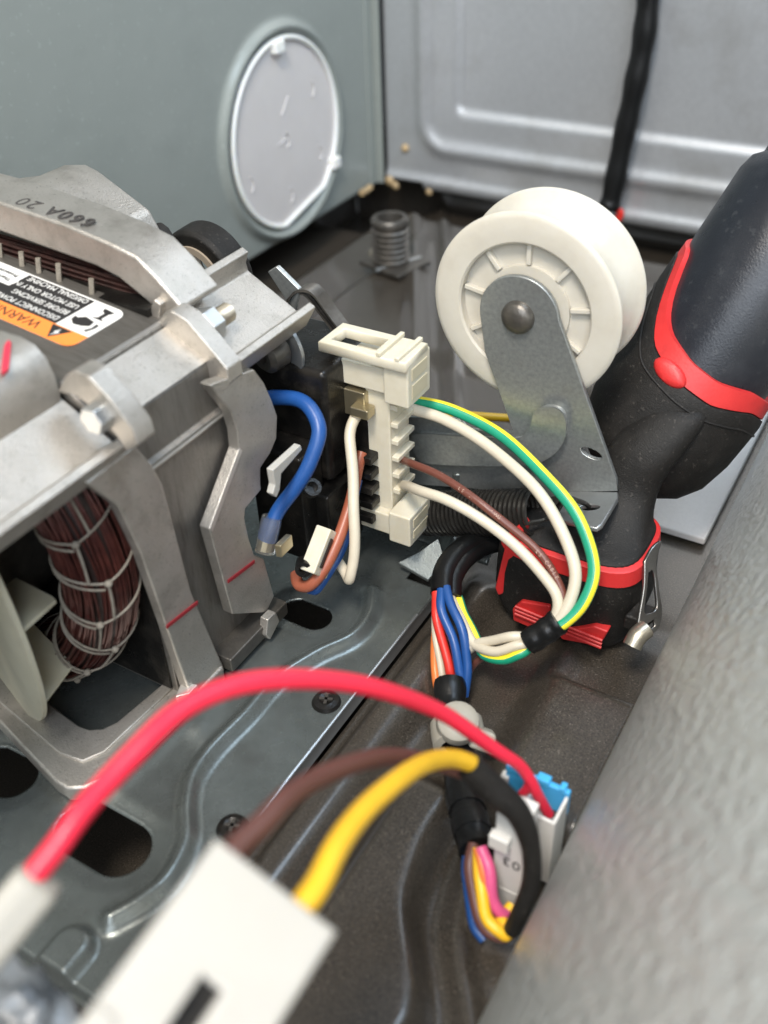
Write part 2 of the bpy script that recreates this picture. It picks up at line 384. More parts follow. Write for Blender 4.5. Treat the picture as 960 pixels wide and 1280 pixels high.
# ------------------------------------------------------------------ pale board standing in for a bright patch of pan
q = [PZ(795, 672, .35), PZ(858, 664, .35), PZ(945, 560, .35), PZ(985, 470, .35), PZ(840, 540, .35), PZ(780, 610, .35)]
xs = [p[0] for p in q]; ys = [p[1] for p in q]
tag(MB().box(33.2, 38.3, -34.9, -21.0, .15, .55).build('pan_patch_board', m_pale, bevel=.1), 'pale grey speckled board standing in for a bright patch of pan between the drill handle and the drum', 'board')

# ------------------------------------------------------------------ vent cover on left wall
v = thing('vent_cover', 'round white plastic vent cover clipped into the green grey wall', 'vent cover', (0.1, VC[1], VC[2]-6))
R1 = 6.6; chord = -5.2; ca = math.radians(-77)
cdir = np.array([math.cos(ca), math.sin(ca)])
loop = []
for t in np.linspace(0, 2*math.pi, 120, endpoint=False):
    p = R1*np.array([math.cos(t), math.sin(t)]); e = p@cdir
    if e > 5.95: p = p-cdir*(e-5.95)
    loop.append(p)
def vp(p, x, s=1.0): return (x, VC[1]+.15+p[0]*s, VC[2]+p[1]*s)
MB().loft([[vp(p, .05, 1.0) for p in loop], [vp(p, .30, 1.0) for p in loop], [vp(p, .30, .965) for p in loop], [vp(p, .16, .95) for p in loop], [vp(p, .16, .02) for p in loop]], caps=False).build('disc', m_cover, v)
MB().tube([vp(p, .28, .985) for p in loop], .17, 8, closed=True).build('rim', m_clip, v)
for (px_, py_, w_) in ((346, 58, .55), (418, 203, .5)):
    q = PX(px_, py_, .4); MB().obox(q, (1, 0, 0), (0, 1, 0), (0, 0, 1), .35, w_, .42).build('clip', m_clip, v, bevel=.12)
for (px_, py_) in ((388, 112), (398, 192), (357, 176), (362, 245), (312, 232)):
    q = PX(px_, py_, .2); MB().tube([q+np.array([0, .5*math.cos(t), .6*math.sin(t)]) for t in np.linspace(-1.2, 1.2, 9)], .06, 6).build('moulded_mark', m_cover, v)
for (p0, p1) in (((360, 120), (352, 145)), ((348, 182), (360, 172)), ((354, 170), (354, 182))):
    MB().tube([PX(*p0, .18), PX(*p1, .18)], .06, 6).build('moulded_mark', m_cover, v)

# ------------------------------------------------------------------ threaded fitting in the rear corner
fc = PZ(489, 330, .75); t = thing('threaded_fitting', 'dark brown threaded pipe stub standing on the pan in the rear corner', 'pipe fitting', fc)
zt = PY(487, 284, fc[1])[2]
prof = [(.85, .2)]; h = .3
while h < zt-.7: prof += [(1.22, h), (1.38, h+.13), (1.38, h+.25), (1.22, h+.38)]; h += .42
prof += [(1.35, zt-.45), (1.38, zt-.2), (1.25, zt), (.95, zt), (.9, zt-.3), (.9, zt-2), (0, zt-2.02)]
MB().lathe(prof, fc, (0, 0, 1), 32).build('threaded_pipe', m_dark, t)
MB().obox(fc+np.array([.3, .0, .15]), (1, -.25, 0), (.25, 1, 0), (0, 0, 1), 2.0, 1.7, .16).build('base_flange', m_dark, t, bevel=.06)
q = fc+np.array([.2, -1.95, .3]); MB().tube([PZ(470, 338, 1.0), PZ(526, 322, 1.0)], .14, 8).build('flange_lip', m_zinc, t)
MB().lathe([(0, .4), (.25, .32), (.36, 0)], PZ(466, 317, .9), (0, 0, 1), 12).build('screw', m_bolt2, t)

# ------------------------------------------------------------------ black cable on the back wall
pts = [PY(815, -120, -1.2), PY(812, -30, -1.2), PY(806, 40, -1.3), PY(793, 110, -1.6), PY(778, 180, -1.8), PY(765, 245, -2.2), PY(760, 262, -2.4)]
c = thing('power_cable', 'black taped cable running down the back wall to a red end', 'cable', pts[-1])
pp = smooth_path(pts, 8); MB().tube(pp, [.80+.05*math.sin(i*.9) for i in range(len(pp))], 14).build('sleeve', m_tape, c)
MB().tube(smooth_path([PY(764, 258, -2.3), PY(775, 266, -2.0), PY(772, 275, -2.0)]), .3, 8).build('inner_wire', w_scar, c)

# ------------------------------------------------------------------ motor mount plate
mt = thing('motor_mount', 'grey metal mounting plate with a wavy pressed rib under the motor', 'mounting plate', (20, -55, .6))
ZP = 1.0
rib = np.array(smooth_path([PZ(x, y, ZP)[:2] for x, y in ((140, 1152), (178, 1130), (212, 1100), (233, 1055), (234, 1012), (242, 975), (266, 940), (308, 897), (345, 855), (395, 822), (440, 800), (462, 772), (466, 742))], 8))
def pdist(x, y, path):
    dmin = np.full(x.shape, 1e9)
    for (x0, y0), (x1, y1) in zip(path[:-1], path[1:]):
        dx, dy = x1-x0, y1-y0; L2 = dx*dx+dy*dy+1e-9
        tt = np.clip(((x-x0)*dx+(y-y0)*dy)/L2, 0, 1); dmin = np.minimum(dmin, (x-x0-tt*dx)**2+(y-y0-tt*dy)**2)
    return np.sqrt(dmin)
dim = PZ(88, 1190, ZP)[:2]; FR = PZ(15, 1185, ZP)[1]
slots = [(PZ(105, 1032, ZP)[:2], PZ(150, 1058, ZP)[:2], 1.05), (PZ(-10, 955, ZP)[:2], PZ(15, 968, ZP)[:2], .9), (PZ(372, 760, ZP)[:2], PZ(394, 769, ZP)[:2], .72)]
def mp_z(x, y):
    z = np.full(x.shape, ZP); dd = pdist(x, y, rib)
    z += .46*ridge(dd, 0, .33)
    ddm = pdist(x, y, np.array([dim+np.array([0, .1]), (dim[0], FR-1)]))
    z += .42*(1-sm(.45, .85, ddm))
    for (p0, p1, r_) in slots: z -= .16*(1-sm(r_-.1, r_+.8, pdist(x, y, np.array([p0, p1]))))
    z -= 1.2*sm(29.02, 29.16, x)*0
    z -= .9*sm(FR+.12, FR-.05, y)
    return z
CX1 = 29.12
def mp_xyz(x, y):
    x2, y2 = x.copy(), y.copy()
    for (p0, p1, r_) in slots:      # pull the grid onto the slot outline so its edge is clean
        d_ = p1-p0; tt = np.clip(((x-p0[0])*d_[0]+(y-p0[1])*d_[1])/(d_@d_), 0, 1)
        cx_, cy_ = p0[0]+tt*d_[0], p0[1]+tt*d_[1]; dd = np.hypot(x-cx_, y-cy_)+1e-9
        m_ = np.abs(dd-r_) < .075; x2 = np.where(m_, cx_+(x-cx_)*r_/dd, x2); y2 = np.where(m_, cy_+(y-cy_)*r_/dd, y2)
    return x2, y2, mp_z(x, y)
def mkeep(x, y):
    k = (x < CX1) & ~((y > -44.4) & (x > 27.5)) & ~((x+ (y+44.4)*.0 > 27.2) & (y > -43.4))
    for (p0, p1, r_) in slots: k &= pdist(x, y, np.array([p0, p1])) > r_
    return k
field('plate', m_mount, np.arange(6, 29.3, .08), np.arange(FR-.1, -38, .08), mp_xyz, mt, mkeep, solid=.14)
MB().box(28.98, 29.14, FR, -44.4, .2, .93).build('edge_flange', m_zinc, mt, bevel=.04)
MB().tube([(29.10, y, 1.0) for y in np.linspace(-60, -46.2, 20)], .075, 8).build('rolled_edge', m_zinc, mt)
MB().box(6, 28.9, FR-.1, FR+.1, .1, .5).build('front_flange', m_mount, mt)
def screw(px, py):
    p = PZ(px, py, ZP); b = MB()
    b.lathe([(.0, .10), (.1, .12), (.30, .22), (.5, .16), (.58, 0.02)], p, (0, 0, 1), 24)
    o = b.build('screw', m_black, mt)
    MB().obox(p+np.array([0, 0, .19]), (1, .4, 0), (-.4, 1, 0), (0, 0, 1), .26, .06, .05).obox(p+np.array([0, 0, .19]), (-.4, 1, 0), (1, .4, 0), (0, 0, 1), .26, .06, .05).build('cross_recess', m_dark, o)
screw(408, 878); screw(291, 1036)
# upright flange with rounded beads and a bent tab, behind the connector
def up(x, z): return x, -40.9-.5*ridge(x, 25.6, .5)-.5*ridge(x, 28.4, .4)+.9*sm(1.7, .9, z)*-1, z
field('upright_flange', m_mount, np.arange(22, 30.4, .12), np.arange(.9, 5.2, .12), up, mt, solid=.14)
a = PZ(497, 702, 1.4); MB().prism([PZ(497, 703, 1.6), PZ(535, 725, 1.2), PZ(556, 700, 1.9), PZ(548, 672, 2.6), PZ(523, 690, 2.0)], (0, 0, -.15)).build('tab', m_mount, mt, bevel=.04)

# ------------------------------------------------------------------ motor
CXm, CZm = 15.6, 8.2
mo = thing('electric_motor', 'electric motor with cast aluminium end frames, copper windings and an orange warning label', 'motor', (CXm, -53, 1.2))
TS = .12
def ztop(x): return 14.75+TS*(21.4-x)
prof = [(23.45, 1.6), (23.45, 11.5), (23.62, 11.6), (23.66, 11.75), (23.62, 11.9), (23.45, 12.0), (23.3, 13.75), (21.62, 14.62), (21.55, 14.82), (21.4, 14.85), (21.25, 14.77), (8, ztop(8)), (6, 14), (6, 1.6)]
st = MB().prism([(x, -55.0, z) for x, z in prof], (0, 5.2, 0)).build('stator_core', m_stack, mo, bevel=.05)
MB().tube([(23.56, -55.02, 11.75), (23.56, -49.78, 11.75)], .11, 8).build('weld_seam', m_weld, st); MB().tube([(21.42, -55.02, 14.80), (21.42, -49.78, 14.80)], .10, 8).build('weld_seam', m_weld, st)
MB().prism([(x, -54.9, z) for x, z in ((23.28, 13.80), (21.64, 14.66), (21.65, 14.72), (23.33, 13.85))], (0, 5.0, 0)).build('chamfer_plate', m_cast, st)

# label on the sloping top of the core
def LB(u_, v_, h=.012):      # u: towards -X (reading direction), v: towards -Y (up of the letters)
    return np.array([LO[0]-u_, LO[1]-v_, ztop(LO[0]-u_)+h])
def on_top(px, py, h=0.):
    r = ray(px, py); n = np.array([TS, 0, 1.]); d0 = 14.75+TS*21.4+h; tt = (d0-n@CAM)/(n@r); return CAM+r*tt
pa, pb, pc = on_top(98, 441), on_top(150, 388), on_top(0, 345)
LO = np.array([(pa[0]+pb[0])/2, pb[1], 0]); LH = pb[1]-pa[1]; LW = 12.0
lab = None
def lab_poly(name, pts, mtl, h, par):
    P = [LB(*p, h) for p in pts]; return MB().prism(P, (0, 0, -.008)).build(name, mtl, par, smooth=False)
def rrect(u0, u1, v0, v1, r, corners=(1, 1, 1, 1)):
    out = []
    for (cu, cv, a0, k) in ((u0+r, v0+r, 180, 0), (u1-r, v0+r, 270, 1), (u1-r, v1-r, 0, 2), (u0+r, v1-r, 90, 3)):
        if corners[k]: out += [(cu+r*math.cos(math.radians(a0+i*18)), cv+r*math.sin(math.radians(a0+i*18))) for i in range(6)]
        else: out.append(((u0, u1, u1, u0)[k], (v0, v0, v1, v1)[k]))
    return out
lab = lab_poly('warning_label', rrect(0, LW, 0, LH, .45), m_paper, .02, mo)
ob = LH*.70
lab_poly('orange_band', rrect(.0, LW, ob, LH, .4, (0, 0, 0, 1)), m_orange, .032, lab)
lab_poly('black_panel', [(1.45, .10), (4.55, .10), (4.55, LH*.38), (LW, LH*.38), (LW, ob), (1.45, ob)], m_ink, .032, lab)
def ltext(body, u0, v0, size, mtl, sx=1.0):
    text('lettering', body, mtl, LB(u0, v0, .036), (-1, 0, TS), (0, -1, 0), size, lab, sx=sx)
hh = (ob-.1)/4
for i, s in enumerate(('DISCONNECT POWER', 'BEFORE SERVICING', 'USE MOTOR ONLY IN', 'ORIGINAL MACHINE')):
    ltext(s, 1.58, ob-(i+.86)*hh+.0, hh*.80, m_paper, .80)
ltext('WARNING', 1.75, ob+(LH-ob)*.22, (LH-ob)*.74, m_ink, .95)
ltext('Thermally', 4.8, LH*.24, .26, m_ink); ltext('Protected', 4.8, LH*.12, .26, m_ink)
lab_poly('warning_triangle', [(.62, ob+.06), (1.5, ob+.06), (1.06, LH-.08)], m_ink, .040, lab)
lab_poly('spark_mark', [(1.0, ob+.16), (1.12, ob+.42), (1.02, ob+.42), (1.1, ob+.66), (.9, ob+.36), (1.0, ob+.36)], m_paper, .046, lab)
for pts in ([(.35, .3), (.85, .25), (.75, .45), (.62, .5), (.62, .85), (.8, .95), (.3, .95), (.45, .85), (.45, .5)],
            [(.5, 1.15), (.95, 1.05), (1.15, 1.25), (1.3, 1.2), (1.25, 1.45), (1.0, 1.65), (.7, 1.6), (.45, 1.45)],
            [(.2, 1.25), (.34, 1.2), (.3, 1.5), (.42, 1.75), (.3, 1.8), (.2, 1.5)]):
    lab_poly('pictogram', [(a*1.0, c_*ob/2.0) for a, c_ in pts], m_ink, .034, lab)

# end frames ------------------------------------------------------------
def strap_profile(t): # outer arch line of an end frame (x,z), t thickness
    pts = [(6.5, 18.0), (13, 17.75), (17.2, 17.35), (19.0, 17.05), (20.2, 16.75), (21.0, 16.15), (22.0, 15.2)]
    inn = [(21.2, 14.6), (20.0, 15.3), (19.2, 15.75), (18.2, 16.0), (13, 16.5), (6.5, 16.9)]
    return pts+inn
# far end frame
fr = MB()
fr.prism([(x, -49.7, z) for x, z in strap_profile(.8)], (0, 2.1, 0))
far = fr.build('end_frame', m_cast, mo, bevel=.14, seg=3)
# bell behind the far strap
MB().prism([PY(x, y, -47.2) for x, y in ((-60, 250), (0, 243), (22, 231), (45, 231), (62, 240), (85, 258), (128, 291), (150, 330), (60, 330), (-60, 330))], (0, 2.8, 0)).build('end_bell', m_cast, mo, bevel=.25, seg=3)
text('stamped_number', '660A 20', m_stamp, (17.9, -48.85, 17.33), (-1, 0, .075), (0, -1, .0), .92, far, ext=.03, sx=.95, gap=1.22)

def channel(y0, y1, name):
    # floor slopes from (21.0,15.0) down to (23.9,13.35), a lip along both edges; closed root plate at the core end
    nrm = np.array([.495, .87]); fl = [(20.75, 15.05), (23.95, 13.25)]
    a_, b_ = np.array(fl[0]), np.array(fl[1]); d_ = nz(b_-a_)
    P = [a_+nrm*.5, a_+d_*.32+nrm*.5, a_+d_*.40+nrm*.0, a_+d_*.6-nrm*.25, b_-d_*.6-nrm*.25, b_-d_*.40+nrm*.0, b_-d_*.32+nrm*.5, b_+nrm*.5, b_-nrm*.55, a_-nrm*.55]
    return MB().prism([(p[0], y0, p[1]) for p in P], (0, y1-y0, 0)).build(name, m_cast, mo, bevel=.06)
chf = channel(-50.0, -44.9, 'mounting_channel')
chn = channel(-72.0, -55.1, 'mounting_channel')
def lug(y0, y1, par, pts):
    return MB().prism([(p[0], y0, p[2]) for p in pts], (0, y1-y0, 0)).build('lug', m_cast, par, bevel=.06, seg=2)
nl = lug(-55.8, -55.0, chn, [PY(x, y, -55.75) for x, y in ((73, 489), (82, 470), (93, 462), (112, 470), (140, 500), (168, 537), (174, 556), (160, 564), (150, 548), (120, 512), (96, 494))])
fl = lug(-50.35, -49.55, chf, [PY(x, y, -50.35) for x, y in ((193, 412), (203, 393), (213, 389), (232, 400), (262, 435), (284, 462), (287, 480), (270, 492), (225, 460))])
# bolt head in the near channel, nut and thread in the far one
def hexnut(c, ax, r, h, name, mtl, par, upv=(0, 0, 1)):
    ax = nz(ax); u = nz(np.array(upv, float)-ax*(np.array(upv, float)@ax)); w_ = np.cross(ax, u)
    P = [np.array(c)+r*(math.cos(i*math.pi/3)*u+math.sin(i*math.pi/3)*w_) for i in range(6)]
    return MB().prism(P, ax*h).build(name, mtl, par, bevel=.05)
bc = PY(113, 528, -56.3); hexnut(bc, (0, 1, 0), .47, .6, 'hex_bolt', m_bolt, mo, (.5, 0, 1))
nc = PY(252, 412, -49.5); nut = hexnut(nc, (0, 1, 0), .66, .65, 'hex_nut', m_bolt, mo, (.2, 0, 1))
pr = [(0.0, 1.55), (.30, 1.55)]
for i in range(9): pr += [(.37, 1.5-i*.1), (.31, 1.45-i*.1)]
MB().lathe(pr+[(.31, .4)], nc, (0, 1, 0), 20).build('bolt_thread', m_bolt2, nut)

# right side straps of both frames (facing +x)
def side(pts, x, th, name, par, mtl=m_cast, bev=.09):
    return MB().prism([(x, PX(px, py, x)[1], PX(px, py, x)[2]) for px, py in pts], (-th, 0, 0)).build(name, mtl, par, bevel=bev, seg=2)
XS = 24.15
fs = side(((270, 478), (318, 462), (330, 478), (340, 500), (347, 520), (346, 548), (338, 567), (326, 585), (326, 604), (327, 612), (307, 636), (306, 648), (311, 672), (318, 694), (330, 698), (343, 745), (333, 766), (291, 768), (262, 662), (299, 562), (297, 540), (289, 515), (277, 500), (263, 482)), XS, .5, 'side_strap', far, bev=.06)
MB().prism([PX(x, y, XS+.01) for x, y in ((299, 560), (262, 660), (265, 664), (302, 563))], (.03, 0, 0)).build('edge_strip', m_edge, fs)  # brighter strip laid along the strap edge
ns = side(((108, 604), (170, 556), (192, 583), (204, 606), (216, 650), (240, 740), (282, 838), (262, 868), (240, 874), (176, 690), (160, 656), (148, 632)), XS-.1, .5, 'side_strap', mo, bev=.10)
for (p0, p1, par) in (((208, 784), (247, 753), ns), ((285, 727), (318, 702), fs)):
    q0, q1 = PX(*p0, XS-.07 if par is ns else XS+.03), PX(*p1, XS-.07 if par is ns else XS+.03)
    d_ = nz(q1-q0); MB().obox((q0+q1)/2, d_, np.cross((1, 0, 0), d_), (1, 0, 0), np.linalg.norm(q1-q0)/2, .075, .02).build('marker_line', m_marker, par)
# near top cover with red crayon stroke
top = [PY(x, y, -55.2) for x, y in ((-120, 372), (-40, 398), (0, 412), (26, 420), (44, 430), (58, 446), (70, 470), (76, 490))]
low = [p+np.array([-.15, 0, -.75]) for p in top[::-1]]
nt_ = MB().prism(top+low, (0, -4.6, 0)).build('end_frame', m_cast, mo, bevel=.12, seg=3)
def on_plane(px, py, p0, n):
    r = ray(px, py); return CAM+r*(((p0-CAM)@n)/(r@n))
nA = nz(np.cross(top[4]-top[3], (0, 1, 0))); nA = nA if nA[2] > 0 else -nA
MB().prism([on_plane(x, y, top[3], nA)+nA*.10 for x, y in ((6, 434), (11, 428), (14, 431), (11, 464), (2, 471), (3, 455))], nA*-.12).build('crayon_stroke', m_marker2, nt_)
# bottom ring of the near frame with a large opening
out = [(6, -57.0), (18.4, -59.45), (22.3, -60.4), (22.9, -60.42), (23.4, -60.1), (23.75, -59.4), (24.0, -57.5), (24.2, -53.2), (23.6, -52.6), (6, -52.6)]
inn = [(8, -55.7), (16, -57.2), (20.1, -57.95), (21.3, -58.12), (21.8, -58.05), (22.2, -57.75), (22.4, -57.3), (22.7, -54.6), (22.4, -54.2), (8, -54.2)]
plate('base_ring', m_cast, [(x, y, 1.75) for x, y in out], [[(x, y, 1.75) for x, y in inn]], (0, 0, 1.75), (1, 0, 0), (0, 1, 0), .7, mo, bevel=.1)
plate('base_step', m_cast, [(x, y, 1.84) for x, y in [(6, -56.5), (18.1, -58.85), (21.6, -59.45), (22.6, -59.3), (23.0, -58.6), (23.2, -54.6), (22.75, -54.6), (22.45, -57.35), (22.2, -57.85), (21.8, -58.12), (21.3, -58.18), (20.1, -58.02), (16, -57.28), (6, -55.6)]], [], (0, 0, 1.84), (1, 0, 0), (0, 1, 0), .2, mo, bevel=.04)
MB().box(23.3, 24.4, -52.9, -49.0, 1.3, 2.0).build('foot_bar', m_dark, mo, bevel=.08)
MB().prism([PX(x, y, 24.6) for x, y in ((335, 775), (345, 765), (350, 776), (338, 800), (333, 795))], (-.4, 0, 0)).build('foot_clip', m_cast, mo, bevel=.05)
MB().prism([(23.9, -55.6, 1.8), (24.25, -55.2, 1.8), (24.25, -54.7, 1.8), (23.6, -54.9, 1.8)], (0, 0, .5)).build('weld_tab', m_edge, mo, bevel=.04)

MB().prism([(x, -55.12, z) for x, z in ((8, 1.9), (23.2, 1.9), (23.3, 13.4), (21.4, 14.4), (8, 15.5))], (0, .1, 0)).build('inner_shade_plate', m_black, mo)  # added black plate; shade inside the near frame put into its colour
# windings with lacing (near end) ----------------------------------------
WY, WR, wr = -56.2, 6.55, 1.12
WC = np.array([15.75, WY, 8.8])
def tor(a_, b_, r=wr, k=1.0):
    e = np.array([math.cos(a_), 0, math.sin(a_)]); rad = WR+r*math.cos(b_)
    return WC+e*rad+np.array([0, -r*1.12*math.sin(b_), 0])
b = MB()
for i in range(92):
    b0 = 2*math.pi*i/92; ph = random.uniform(0, 6); rj = random.uniform(-.07, .05)
    b.tube([tor(t_, b0+.10*math.sin(3*t_+ph), wr+rj+.05*math.sin(7*t_+ph)) for t_ in np.linspace(0, 2*math.pi, 110, endpoint=False)], .048, 5, closed=True)
wd = b.build('winding', m_copper, mo); wd['kind'] = 'stuff'
b = MB(); b.tube([WC+WR*np.array([math.cos(t_), 0, math.sin(t_)]) for t_ in np.linspace(0, 2*math.pi, 80, endpoint=False)], wr*.95, 16, closed=True); b.build('winding_shade_core', m_core, wd)
b = MB(); K = 26
for k in range(K):
    a0 = 2*math.pi*k/K; da = 2*math.pi/K
    jb = [.0+random.uniform(-.12, .12) for _ in range(2)]
    # Y-shaped knot: two legs wrap round, one stem runs to the next knot
    mid = .35+.38*(k % 2)+jb[0]
    def arc(s, e, a1, a2, n=14): return [tor(a1+(a2-a1)*i/n, s+(e-s)*i/n, wr+.15) for i in range(n+1)]
    b.tube(arc(mid, mid+2.3, a0, a0+da*.55), .042, 6); b.tube(arc(mid, mid-2.2, a0, a0+da*.5), .042, 6)
    b.tube(arc(mid+2.3, mid+4.1, a0+da*.55, a0+da*.5), .042, 6)
    b.tube(arc(mid+.1, mid+2.2, a0-.03, a0+da*.40), .042, 6)
    b.tube(arc(mid, mid+jb[1]*.5, a0, a0-da*.9, 5), .048, 6)
    b.lathe([(0, .14), (.1, .1), (.14, 0), (.1, -.1), (0, -.14)], tor(a0, mid, wr+.18), (0, 1, 0), 8)
b.build('lacing_cord', m_lace, wd)
# far winding seen through the slot below the far strap
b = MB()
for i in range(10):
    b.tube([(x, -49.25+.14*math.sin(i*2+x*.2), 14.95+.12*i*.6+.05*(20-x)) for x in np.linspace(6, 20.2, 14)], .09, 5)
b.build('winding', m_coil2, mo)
MB().box(6, 20.8, -50.2, -48.6, 14.3, 15.1).build('vent_shade_block', m_black, mo)  # added black block; darkness of the slot put into its colour
b = MB()
for px_, py_ in ((4, 322), (31, 332), (52, 340), (77, 347), (118, 366)):
    q = PY(px_, py_, -50.0); b.tube([q+np.array([.0, .0, .55]), q+np.array([.0, -.12, 0]), q+np.array([0, -.15, -.75])], .10, 6)
b.build('lacing_cord', m_lace, mo)

# fan ---------------------------------------------------------------------
FC = PD(-60, 694, 36.4); FRr = 7.0; FA = nz((.36, 1, 0)); FE = nz(np.cross(FA, (0, 0, 1)))
fan = MB().lathe([(0, -.3), (4.5, -.3), (FRr-.35, -.22), (FRr, -.05), (FRr, .12), (FRr-.3, .2), (4.5, .1), (0, .1)], FC, FA, 64).build('fan', m_fan, mo)
for k in range(10):
    t_ = 2*math.pi*k/10-.50; e = FE*math.cos(t_)+np.array([0, 0, 1.])*math.sin(t_); w_ = -FE*math.sin(t_)+np.array([0, 0, 1.])*math.cos(t_)
    P = [FC+e*2.6+FA*.1, FC+e*(FRr-.15)+FA*.1, FC+e*(FRr-.9)+FA*1.6, FC+e*(FRr-1.2)+FA*1.6, FC+e*2.6+FA*.9]
    MB().prism(P, w_*.16).build('blade', m_fan, fan, bevel=.03)
b = MB().lathe([(0, 0), (3.6, 0), (3.6, 9), (0, 9)], (15.6, -60, 8.0), (0, 1, 0), 40); b.build('rotor', m_dark, mo)

# black switch housing on the far side ------------------------------------
sw = MB()
sw.box(21.2, 25.0, -45.9, -42.0, 6.3, 11.5)
hs = sw.build('switch_housing', m_black, mo, bevel=.28, seg=3)
MB().box(22.6, 25.2, -46.6, -44.0, 2.6, 6.1).build('switch_block', m_black, hs, bevel=.12)
MB().box(22.0, 24.6, -47.4, -45.9, 3.0, 8.3).build('switch_body', m_black, hs, bevel=.15)
MB().box(23.0, 26.1, -44.3, -42.4, 3.6, 8.8).build('terminal_body', m_black, hs, bevel=.12)
for i in range(5):
    MB().box(25.3, 26.3, -45.0+i*.02, -44.25, 4.0+i*.75, 4.38+i*.75).build('ridge', m_black, hs, bevel=.06)
q = PX(388, 612, 25.3); MB().lathe([(.36, 0), (.36, .35), (.22, .35), (.22, .1), (0, .1)], q, (.6, -.3, .8), 20).build('boss', m_black, hs)
q = PX(380, 708, 25.6); MB().lathe([(.17, -.3), (.34, -.3), (.34, .3), (.17, .3), (.17, -.3)], q, (.5, -.85, .2), 20).build('eyelet', m_black, hs)
MB().prism([PX(x, y, 25.2) for x, y in ((341, 588), (376, 556), (378, 562), (352, 592), (350, 612), (346, 622), (341, 618), (344, 606))], (-.3, 0, 0)).build('white_lever', m_white, hs, bevel=.04)
# spade terminal sleeve for the blue wire
p0, p1 = PD(340, 646, 38.1), PD(331, 690, 38.5)
MB().tube([p0, p0*.8+p1*.2, p1], [.40, .42, .40], 16).build('clear_sleeve', m_clear, hs)
MB().tube([p0*.75+p1*.25, p1*.95+p0*.05], [.20, .24], 8).build('spade_terminal', m_brass, hs)
q = PX(355, 682, 25.3); MB().obox(q, (1, 0, .2), (0, 1, 0), (0, 0, 1), .15, .4, .3).build('spade_tab', m_brass, hs, bevel=.05)
# white spade housing
q = PX(402, 690, 25.9); e1 = nz(PX(420, 676, 25.9)-PX(388, 660, 25.9)); e2 = nz(PX(418, 725, 25.9)-PX(402, 690, 25.9))
sp = MB().obox(q, e1, np.cross(e1, (1, 0, 0)), (1, 0, 0), .62, .95, .35).build('spade_housing', m_ivory, hs, bevel=.06)
n2 = np.cross(e1, (1, 0, 0))
for k in (-1, 0, 1): MB().obox(q+e1*.30*k+np.array([.36, 0, 0]), e1, n2, (1, 0, 0), .08, .62, .05).build('slot_shade', m_black, sp)  # black bars on the face carry the shade of the slots

# rubber mount, bushing and straps at the far end
q = PY(262, 338, -42.0)
MB().lathe([(1.15, -.7), (1.95, -.7), (2.1, -.5), (2.1, .5), (1.95, .7), (1.15, .7), (1.15, -.7)], q, (0.1, 1, .1), 40).build('rubber_ring', m_rubber, mo, bevel=.1)
MB().lathe([(1.12, -.75), (1.45, -.75), (1.45, .6), (1.12, .6), (1.12, -.75)], q-np.array([0, .05, 0]), (0.1, 1, .1), 40).build('felt_liner', mat('tan_felt', (.35, .29, .22), .8), mo)
MB().prism([PY(x, y, -44.5) for x, y in ((158, 300), (178, 288), (188, 296), (210, 330), (200, 340), (170, 320))], (0, 1.2, 0)).build('black_tab', m_rubber, mo, bevel=.15)
q = PX(326, 447, 22.6)
bu = MB().lathe([(0.22, .25), (.3, .0), (.55, -.0), (.75, .18), (.75, .9), (.6, 1.0)], q, (0.25, 1, .08), 32).build('bushing', m_dark, mo)
MB().lathe([(0.2, .3), (.28, .35), (.2, .4), (.27, .47), (0, .5)], q, (0.25, 1, .08), 20).build('threaded_hole', m_dark, bu)
MB().lathe([(0.3, 1.0), (1.25, 1.0), (1.25, 1.14), (.3, 1.14)], q, (0.25, 1, .08), 36).build('washer', m_zinc, bu)
MB().prism([PY(x, y, -43.4) for x, y in ((334, 340), (345, 333), (374, 362), (368, 392), (355, 372))], (0, .25, 0)).build('spring_clip', m_arm, mo, bevel=.06)
for dx, mtl in ((0, m_dark), (9, m_dark), (4, m_rubber)):
    a_ = [PY(366-dx*.2, 372, -43.2), PY(374+dx*.4, 362-dx*.2, -43.1), PY(388+dx*.8, 366-dx*.3, -42.8), PY(405+dx, 388, -42.6), PY(425+dx, 415, -42.6), PY(440+dx, 435, -42.6)]
    MB().loft([[p+np.array([0, -.35, .06]), p+np.array([0, .35, .06]), p+np.array([0, .35, -.06]), p+np.array([0, -.35, -.06])] for p in smooth_path(a_, 6)]).build('hold_strap', mtl, mo)

# ------------------------------------------------------------------ white connector
CY = -44.4
def cbox(mb, p0, p1, y0, y1):     # front-face rectangle between two pixels on plane y0, depth to y1
    a_, b_ = PY(*p0, y0), PY(*p1, y0); mb.box(min(a_[0], b_[0]), max(a_[0], b_[0]), y0, y1, min(a_[2], b_[2]), max(a_[2], b_[2])); return mb
cn = thing('terminal_connector', 'ivory plastic terminal connector with a latch, plugged upright onto the motor switch', 'connector', (26.5, CY, 3.5))
MB().box(25.8, 26.9, -44.3, -42.7, 3.6, 11.0).build('spine', m_ivory, cn, bevel=.07)
MB().box(24.9, 27.4, -44.55, -42.6, 10.4, 11.5).build('upper_housing', m_ivory, cn, bevel=.07)
hd = MB().box(26.9, 28.0, -44.7, -42.9, 10.1, 12.0).build('upper_socket', m_ivory, cn, bevel=.08)
MB().box(27.96, 28.03, -44.4, -43.2, 10.4, 11.0).build('socket_shade', m_ivshade, hd); MB().box(27.96, 28.03, -44.4, -43.2, 11.2, 11.7).build('socket_shade', m_ivshade, hd)
lo_ = [(24.15, -44.9), (28.0, -44.9), (28.0, -43.1), (24.15, -43.1)]
